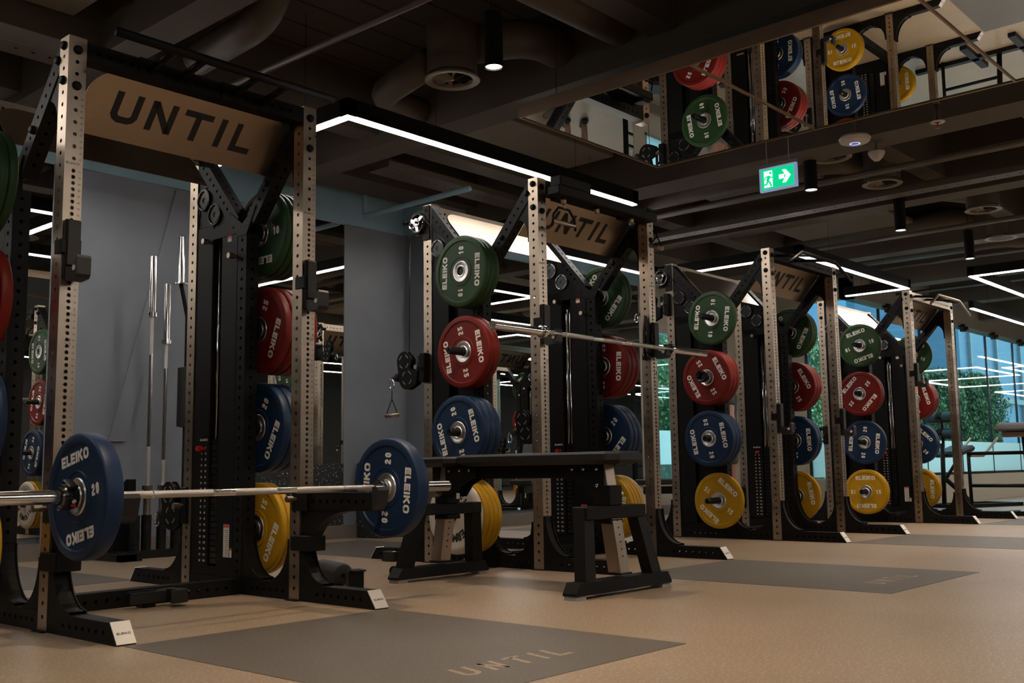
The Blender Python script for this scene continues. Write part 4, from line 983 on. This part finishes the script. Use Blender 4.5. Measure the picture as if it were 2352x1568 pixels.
# handles hanging
dh = thing('d_handle', 'grip handle on black straps hanging behind the second rack at left', 'cable handle', (2.90, 1.325, 1.10), (0, 0, 0))
MB().tube([(0, -.062, -.145), (0, .062, -.145)], .0135, 14).obj('grip', 'steel', dh)
MB().tube([(0, 0, .02), (0, 0, -.035), (0, -.062, -.145)], .0035, 6).tube([(0, 0, -.035), (0, .062, -.145)], .0035, 6).obj('strap', 'rope', dh)
MB().tube([(0, 0, .0), (.007, 0, .012), (0, 0, .024), (-.007, 0, .012), (0, 0, 0)], .002, 6).obj('ring', 'chrome', dh)
vh = thing('cable_grip', 'black close-grip row handle hanging from the second rack top rail', 'cable handle', (2.99, -.12, 2.165))
MB().tube([(-.11, 0, -.15), (-.10, 0, -.08), (-.05, 0, -.03), (.05, 0, -.03), (.10, 0, -.08), (.11, 0, -.15)], .007, 10).obj('frame', 'black_coat', vh)
MB().tube([(-.10, 0, -.12), (.10, 0, -.12)], .013, 12).obj('grip', 'steel', vh)
MB().tube([(0, 0, -.03), (0, 0, .0)], .012, 10).obj('eyelet', 'steel', vh)
sg = thing('cable_grip', 'steel single stirrup grip hanging at the right end of the second rack rail', 'cable handle', (3.97, -.12, 2.17))
MB().tube([(0, -.05, -.14), (0, .05, -.10)], .014, 12).obj('grip', 'steel', sg)
MB().tube([(0, 0, 0), (0, -.01, -.05), (0, -.05, -.14)], .005, 8).tube([(0, -.01, -.05), (0, .05, -.10)], .005, 8).obj('frame', 'black_coat', sg)
rp = thing('rope_handle', 'black braided triceps rope hanging beside the second rack right post', 'rope handle', (4.025, .02, 1.60))
MB().tube([(0, 0, 0), (.004, -.012, -.10), (0, -.016, -.26)], .010, 10).obj('rope', 'rope', rp); MB().tube([(0, 0, 0), (-.004, .012, -.10), (0, .016, -.26)], .010, 10).obj('rope', 'rope', rp)
MB().cyl((0, -.018, -.295), 'z', .015, .036).cyl((0, .018, -.295), 'z', .015, .036).obj('end_stop', 'black_gloss', rp)

# roller pad attachment on floor behind the near rack right foot
ra = thing('roller_pad', 'black foam roller pad attachment lying behind the near rack right foot', 'roller', (1.745, .50, .0), (0, 0, math.radians(-109)))
MB().lathe([(-.20, .001), (-.20, .035), (-.18, .052), (-.15, .056), (.15, .056), (.175, .050), (.18, .025), (.18, .001)], 'x', (0, 0, .057), n=28).obj('foam_roller', 'black_pad', ra)
MB().tube([(.18, 0, .057), (.33, 0, .050)], .012, 12).obj('axle', 'black_coat', ra)
MB().box(.31, .36, -.04, .04, .001, .088, .004).box(.31, .40, -.036, .036, .088, .096, .002).obj('bracket', 'black_coat', ra)

# ================================================================== BENCH
be = thing('prone_row_bench', 'tall black bench with long flat pad and two inverted-U legs', 'bench', (2.25, -.40, 0))
def hframe(y, lean):
    hf = .378 if y < 0 else .345
    r = MB().prism([(-hf, .018), (hf, .018), (hf, .03), (hf - .03, .075), (-hf + .03, .075), (-hf, .03)], 'y', y - .04, y + .04).obj('foot_beam', 'black_coat', be)
    MB().box(-hf + .005, -hf + .075, y - .035, y + .035, .0, .018).box(hf - .075, hf - .005, y - .035, y + .035, .0, .018).obj('rubber_foot', 'grey_plastic', r)
    for sg_ in (-1, 1):
        a = [(sg_ * .30, .075), (sg_ * .225, .075), (sg_ * .165, .40), (sg_ * .235, .40)]
        mb = MB(); v = []
        for (px, pz) in a:
            yy = y + lean * (pz - .075)
            v += [(px, yy - .032, pz), (px, yy + .032, pz)]
        mb.add(v, [(0, 2, 4, 6), (1, 7, 5, 3), (0, 1, 3, 2), (2, 3, 5, 4), (4, 5, 7, 6), (6, 7, 1, 0)])
        mb.obj('leg', 'black_coat', be)
    yy = y + lean * .30
    MB().box(-.235, .235, yy - .046, yy + .046, .345, .405, .004).obj('leg_crossbar', 'black_coat', be)
    return yy
for y, lean in ((-.605, .16), (.60, -.16)):
    yy = hframe(y, lean)
    sl = Vector((0, lean, 1))
    pb = MB(); v = []
    for zz, in ((.095,), (.60,)):
        c = y + lean * (zz - .075)
        v += [(-.036, c - .036, zz), (.036, c - .036, zz), (.036, c + .036, zz), (-.036, c + .036, zz)]
    pb.add(v, [(0, 1, 2, 3), (4, 5, 6, 7), (0, 1, 5, 4), (1, 2, 6, 5), (2, 3, 7, 6), (3, 0, 4, 7)])
    po = pb.obj('post', 'steel', be)
    MB().box(-.044, .044, y + lean * .02 - .044, y + lean * .02 + .044, .088, .095).obj('post_base', 'black_coat', po)
    dots = MB()
    for kk in range(6):
        zz = .17 + .033 * kk; dots.box(-.004, .004, y + lean * (zz - .075) - .0368, y + lean * (zz - .075) - .0358, zz - .004, zz + .004)
    dots.obj('hole', 'dark_hole', po)
    c = y + lean * .36
    MB().box(-.05, .05, c - .052, c + .052, .32, .345, .004).box(-.048, .048, c - .05, c + .05, .405, .50, .004).obj('sleeve', 'black_coat', be)
    kn = MB().lathe([(0, .010), (.02, .010), (.02, .019), (.055, .019), (.055, .001)], 'x', (.048, c, .455), n=20) if y < 0 else MB().lathe([(0, .010), (-.02, .010), (-.02, .019), (-.055, .019), (-.055, .001)], 'x', (-.048, c, .455), n=20)
    kn.obj('locking_knob', 'steel', be)
for sx in (-.27, .27):
    wl = MB().lathe([(-.012, .001), (-.012, .026), (-.008, .03), (.008, .03), (.012, .026), (.012, .001)], 'x', (sx, .675, .052), n=20).obj('wheel', 'black_gloss', be)
    MB().box(sx - .018, sx + .018, .636, .68, .045, .06).obj('wheel_bracket', 'black_coat', wl)
MB().box(-.03, .03, -.50, .62, .535, .60, .004).obj('pad_rail', 'black_coat', be)
for y in (-.52, .48):
    sgn = 1 if y < 0 else -1
    MB().prism([(y - .03 * sgn, .60), (y + .20 * sgn, .60), (y + .20 * sgn, .55), (y + .09 * sgn, .50), (y + .04 * sgn, .44), (y - .03 * sgn, .44)], 'x', -.047, -.038).prism([(y - .03 * sgn, .60), (y + .20 * sgn, .60), (y + .20 * sgn, .55), (y + .09 * sgn, .50), (y + .04 * sgn, .44), (y - .03 * sgn, .44)], 'x', .038, .047).obj('post_bracket', 'black_coat', be)
    for (dy, dz) in ((.0, .58), (.08, .58), (.15, .58), (.0, .50)):
        part('bb', lambda: MB().lathe([(0, .009), (-.004, .009), (-.006, .006), (-.006, .0005)], 'x', n=12), 'bolt', 'chrome', be, (-.047, y + dy * sgn, dz))
pd_ = MB()
def pad(x0, x1, y0, y1, z0, z1, c=.03, cut=.05):
    mb = MB()
    def ring(ins, z): return [(x0 + cut + ins, y0 + ins, z), (x1 - cut - ins, y0 + ins, z), (x1 - ins, y0 + cut + ins, z), (x1 - ins, y1 - cut - ins, z), (x1 - cut - ins, y1 - ins, z), (x0 + cut + ins, y1 - ins, z), (x0 + ins, y1 - cut - ins, z), (x0 + ins, y0 + cut + ins, z)]
    rs = [ring(.03, z0), ring(.0, z0 + .02), ring(0, z1 - .012), ring(.008, z1 - .003), ring(.02, z1)]
    v = [p for r_ in rs for p in r_]; f = [list(range(8)), list(range(32, 40))]
    for a in range(4):
        for b_ in range(8): f.append([a * 8 + b_, a * 8 + (b_ + 1) % 8, (a + 1) * 8 + (b_ + 1) % 8, (a + 1) * 8 + b_])
    return mb.add(v, f)
pad(-.14, .14, -.69, .375, .600, .66).obj('long_pad', 'black_pad', be)
pad(-.14, .14, .385, .745, .600, .655).obj('head_pad', 'black_pad', be)
MB().box(-.049, -.0475, .40, .425, .43, .46).obj('maker_label', 'label_white', be)

# ================================================================== BAR STORAGE behind the near rack
bs = thing('barbell_holder', 'black floor stand with upright tubes holding barbells by the grey wall', 'barbell stand', (1.96, 2.74, 0))
MB().box(-.22, -.10, 0, .48, .0, .05, .003).box(-.12, .80, .16, .24, .0, .055, .003).box(-.22, -.06, 0, .055, .0, .055, .003).obj('base_frame', 'shaft_black', bs)
for px, py in ((-.005, .22), (.083, .22), (.20, .22), (.31, .22)):
    MB().lathe([(.05, .035), (.30, .035), (.30, .029), (.06, .029), (.06, .001)], 'z', (px, py, 0), n=20).obj('holder_tube', 'grey_plastic' if False else 'shaft_black', bs)
def standbar(x, y, L, label, cam_=False):
    r = thing('standing_barbell', label, 'barbell', (x, y, .061))
    hx = L; s_ = .415
    MB().lathe([(s_ + .03, .014), (hx - s_ - .03, .014)], 'z', n=16).obj('shaft', 'knurl', r)
    sm_ = MB()
    for a, b_ in ((L / 2 - .33, L / 2 + .33),): sm_.lathe([(a + .0, .0143), (b_, .0143)], 'z', n=16)
    sm_.obj('smooth_band', 'chrome', r)
    for z0, z1, f in ((0, s_, 1), (hx - s_, hx, -1)):
        zi = z1 if f == 1 else z0
        MB().lathe([(z0, .0005), (z0, .025), (z1, .025), (z1, .0005)], 'z', n=22).obj('sleeve', 'chrome', r)
        MB().lathe([(zi - .0 if f == 1 else zi - .03, .014), (zi if f == 1 else zi - .03, .037), (zi + .03 if f == 1 else zi, .037), (zi + .03 if f == 1 else zi, .014)], 'z', n=22).obj('collar_ring', 'chrome', r)
    return r
standbar(2.043, 2.96, 2.10, 'tallest chrome barbell standing upright by the grey wall panel')
standbar(2.16, 2.96, 1.91, 'shorter chrome barbell standing upright just right of the tall one')
sb_ = thing('safety_squat_bar', 'black bent specialty bar with foam pad standing beside the upright barbells', 'barbell', (2.268, 2.96, .061))
MB().tube([(.0, 0, .0), (.06, 0, .10), (.06, 0, 1.68), (.012, 0, 1.88), (0, 0, 1.92)], .015, 12).obj('bent_shaft', 'black_coat', sb_)
MB().lathe([(1.92, .001), (1.92, .055), (1.93, .055), (1.93, .025), (2.28, .025), (2.28, .001)], 'z', n=24).obj('sleeve', 'chrome', sb_)
MB().lathe([(.86, .015), (.87, .06), (1.30, .06), (1.31, .015)], 'z', (.06, 0, 0), n=24).obj('foam_pad', 'black_pad', sb_)
db_ = thing('jammer_arm', 'pair of black perforated steel arms standing in the barbell stand', 'rack attachment', (1.93, 3.10, .001))
for dx in (-.05, .05):
    MB().prism([(-.05, 0), (.05, 0), (.04, .30), (.035, .52), (-.01, .55), (-.04, .55), (-.045, .30)], 'x', dx - .03, dx + .03).obj('arm', 'black_coat', db_)
    MB().cyl((dx, -.053, .46), 'y', .008, .006).cyl((dx, -.053, .30), 'y', .008, .006).obj('hole', 'dark_hole', db_)

# speckled rubber box beside the blue pillar
bx = thing('plyometric_block', 'black speckled rubber block standing against the blue pillar', 'gym block', (4.33, 3.08, 0))
MB().box(0, .55, 0, .33, .001, .66, .008).obj('rubber_body', 'speckled_rubber', bx)
# small wall-side kit seen behind the third rack
def ghd(loc, rot, label):
    r = thing('back_extension_machine', label, 'gym machine', loc, (0, 0, rot))
    MB().box(-.35, .95, -.30, -.22, .0, .05, .003).box(-.35, .95, .22, .30, .0, .05, .003).box(-.35, -.27, -.3, .3, .0, .05).box(.85, .95, -.3, .3, .0, .05).obj('base_frame', 'black_coat', r)
    MB().tube([(-.25, 0, .05), (-.22, 0, .85)], .03, 8).tube([(-.2, 0, .38), (.3, 0, .05)], .03, 8).tube([(-.22, 0, .35), (.15, 0, .72)], .022, 8).obj('post', 'black_coat', r)
    MB().box(-.02, .38, -.2, .2, .0, .08, .03).obj('hip_pad', 'black_pad', r).matrix_local = Matrix.Translation((-.16, 0, .66)) @ Matrix.Rotation(-.25, 4, 'Y')
    for zz in (.98, 1.20):
        MB().lathe([(-.24, .001), (-.24, .05), (-.22, .075), (-.05, .075), (-.05, .02), (.05, .02), (.05, .075), (.22, .075), (.24, .05), (.24, .001)], 'y', (-.2, 0, zz), n=24).obj('ankle_roller', 'black_pad', r)
    MB().tube([(-.2, 0, .8), (-.2, 0, 1.25)], .02, 8).obj('roller_post', 'black_coat', r)
    for sy in (-.22, .22): MB().tube([(.05, sy, .68), (.30, sy, .68), (.62, sy, .92)], .018, 10).obj('handle', 'steel', r)
    return r
ghd((12.75, 1.05, 0), -.35, 'black back extension machine with round ankle rollers by the windows')
pc = thing('preacher_bench', 'black bench with curved upper pad at the right edge of the picture', 'bench', (10.45, -.50, 0), (0, 0, 0))
MB().prism([(.19 * math.cos(a), .925 + .095 * math.sin(a)) for a in [k_ * PI / 14 for k_ in range(15)]], 'y', -.24, .24).obj('curved_pad', 'black_pad', pc)
MB().box(-.10, .12, -.2, .2, .86, .92, .004).obj('pad_carrier', 'steel', pc)
MB().tube([(0, .0, .9), (.12, .0, .05)], .03, 8).tube([(.05, .62, .69), (.04, .0, .69)], .02, 8).tube([(.1, .62, .33), (.09, .0, .33)], .02, 8).tube([(.07, .62, .0), (.06, .62, .72)], .02, 8).obj('post', 'black_coat', pc)
MB().box(-.3, .45, -.3, -.22, 0, .05).box(-.3, .45, .22, .30, 0, .05).box(.08, .16, -.3, .95, 0, .05).obj('base_frame', 'black_coat', pc)
dr = thing('rung_frame', 'black ladder frame standing by the far window behind the third rack', 'gym frame', (9.3, 2.95, 0))
MB().box(0, .05, 0, .05, 0, 1.75).box(.25, .30, 0, .05, 0, 1.75).obj('side_rail', 'black_coat', dr)
rb = MB()
for kk in range(9): rb.box(.05, .25, .01, .04, .25 + .17 * kk, .28 + .17 * kk)
rb.obj('rung', 'black_coat', dr)
ib = thing('adjustable_bench', 'black adjustable bench with raised backrest behind the third rack', 'bench', (7.95, 2.35, 0), (0, 0, -.5))
MB().box(-.45, .1, -.13, .13, .40, .46, .01).obj('seat', 'black_pad', ib)
MB().box(0, .75, -.14, .14, 0, .06, .01).obj('backrest', 'black_pad', ib).matrix_local = Matrix.Translation((.1, 0, .42)) @ Matrix.Rotation(-.95, 4, 'Y')
MB().box(-.4, .5, -.03, .03, .30, .38).box(-.42, -.36, -.2, .2, 0, .05).box(.45, .51, -.25, .25, 0, .05).tube([(-.39, 0, .02), (-.3, 0, .34)], .025, 8).tube([(.48, 0, .02), (.4, 0, .34)], .025, 8).obj('frame', 'black_coat', ib)

# ================================================================== PERSON behind the third rack
def skin_body(name, verts, edges, radii, m, parent, root=0, lv=2):
    me = bpy.data.meshes.new(name); me.from_pydata(verts, edges, []); me.materials.append(M[m]); o = put(name, me, parent)
    sk = o.modifiers.new('skin', 'SKIN'); ss = o.modifiers.new('sub', 'SUBSURF'); ss.levels = lv; ss.render_levels = lv
    for k_, r_ in enumerate(radii):
        d_ = me.skin_vertices[0].data[k_]; d_.radius = (r_, r_) if not isinstance(r_, tuple) else r_; d_.use_root = (k_ == root)
    sk.use_smooth_shade = True; return o
pe = thing('person', 'person in dark t-shirt and shorts standing behind the third rack, arm lowered', 'person', (9.05, 2.35, 0), (0, 0, -2.4))
V = [(0, 0, .93), (0, 0, 1.08), (0, 0, 1.28), (0, 0, 1.43), (0, .01, 1.50), (0, .02, 1.56), (0, .025, 1.66), (0, .02, 1.74),
     (.10, 0, .90), (.11, .01, .50), (.115, -.02, .10), (.12, .11, .03), (-.10, 0, .90), (-.11, .01, .50), (-.115, -.02, .10), (-.12, .11, .03),
     (.18, 0, 1.42), (.24, -.01, 1.14), (.26, .10, .90), (.265, .13, .82), (-.18, 0, 1.42), (-.24, -.01, 1.14), (-.26, .10, .90), (-.265, .13, .82)]
Ed = [(0, 1), (1, 2), (2, 3), (3, 4), (4, 5), (5, 6), (6, 7), (0, 8), (8, 9), (9, 10), (10, 11), (0, 12), (12, 13), (13, 14), (14, 15), (3, 16), (16, 17), (17, 18), (18, 19), (3, 20), (20, 21), (21, 22), (22, 23)]
Rr = [(.15, .11), (.13, .10), (.16, .115), (.12, .08), .055, .06, (.08, .095), .06, .085, .06, .04, .035, .085, .06, .04, .035, .06, .045, .033, .03, .06, .045, .033, .03]
skin_body('body', V, Ed, Rr, 'skin', pe)
skin_body('shirt', [(0, 0, .95), (0, 0, 1.1), (0, 0, 1.28), (0, 0, 1.43), (.18, 0, 1.42), (.215, -.005, 1.26), (-.18, 0, 1.42), (-.215, -.005, 1.26)], [(0, 1), (1, 2), (2, 3), (3, 4), (4, 5), (3, 6), (6, 7)], [(.175, .13), (.155, .12), (.18, .135), (.135, .095), .075, .068, .075, .068], 'cloth_dark', pe)
skin_body('shorts', [(0, 0, 1.0), (0, 0, .93), (.10, 0, .86), (.112, .01, .58), (-.10, 0, .86), (-.112, .01, .58)], [(0, 1), (1, 2), (2, 3), (1, 4), (4, 5)], [(.165, .125), (.17, .13), .11, .095, .11, .095], 'print_grey', pe)
MB().lathe([(.02, .001), (.02, .06), (.0, .088), (-.05, .092), (-.07, .085)], 'z', (0, .01, 1.755), n=20).obj('hair', 'hair_dark', pe)
for sx in (-1, 1):
    MB().box(sx * .12 - .045, sx * .12 + .045, -.07, .19, .0, .07, .02).obj('shoe', 'black_pad', pe)
    for f_i in range(4): MB().tube([(sx * (.262 + .0) + (f_i - 1.5) * .004, .125 + (f_i - 1.5) * .019, .80), (sx * .262, .135 + (f_i - 1.5) * .019, .765), (sx * .255, .135 + (f_i - 1.5) * .017, .73 + abs(f_i - 1.5) * .006)], .0085, 8).obj('finger', 'skin', pe)
    MB().tube([(sx * .26, .15, .84), (sx * .255, .185, .80), (sx * .25, .19, .775)], .0095, 8).obj('thumb', 'skin', pe)
for ex_ in (-.032, .032): MB().lathe([(0, .001), (-.002, .009), (-.008, .012)], 'y', (ex_, .118, 1.655), n=10).obj('eye', 'print_black', pe)
MB().prism([(-.010, 1.615), (.010, 1.615), (0, 1.655)], 'y', .10, .13).obj('nose', 'skin', pe)
MB().box(-.022, .022, .10, .113, 1.585, 1.592).obj('mouth', 'label_red', pe)
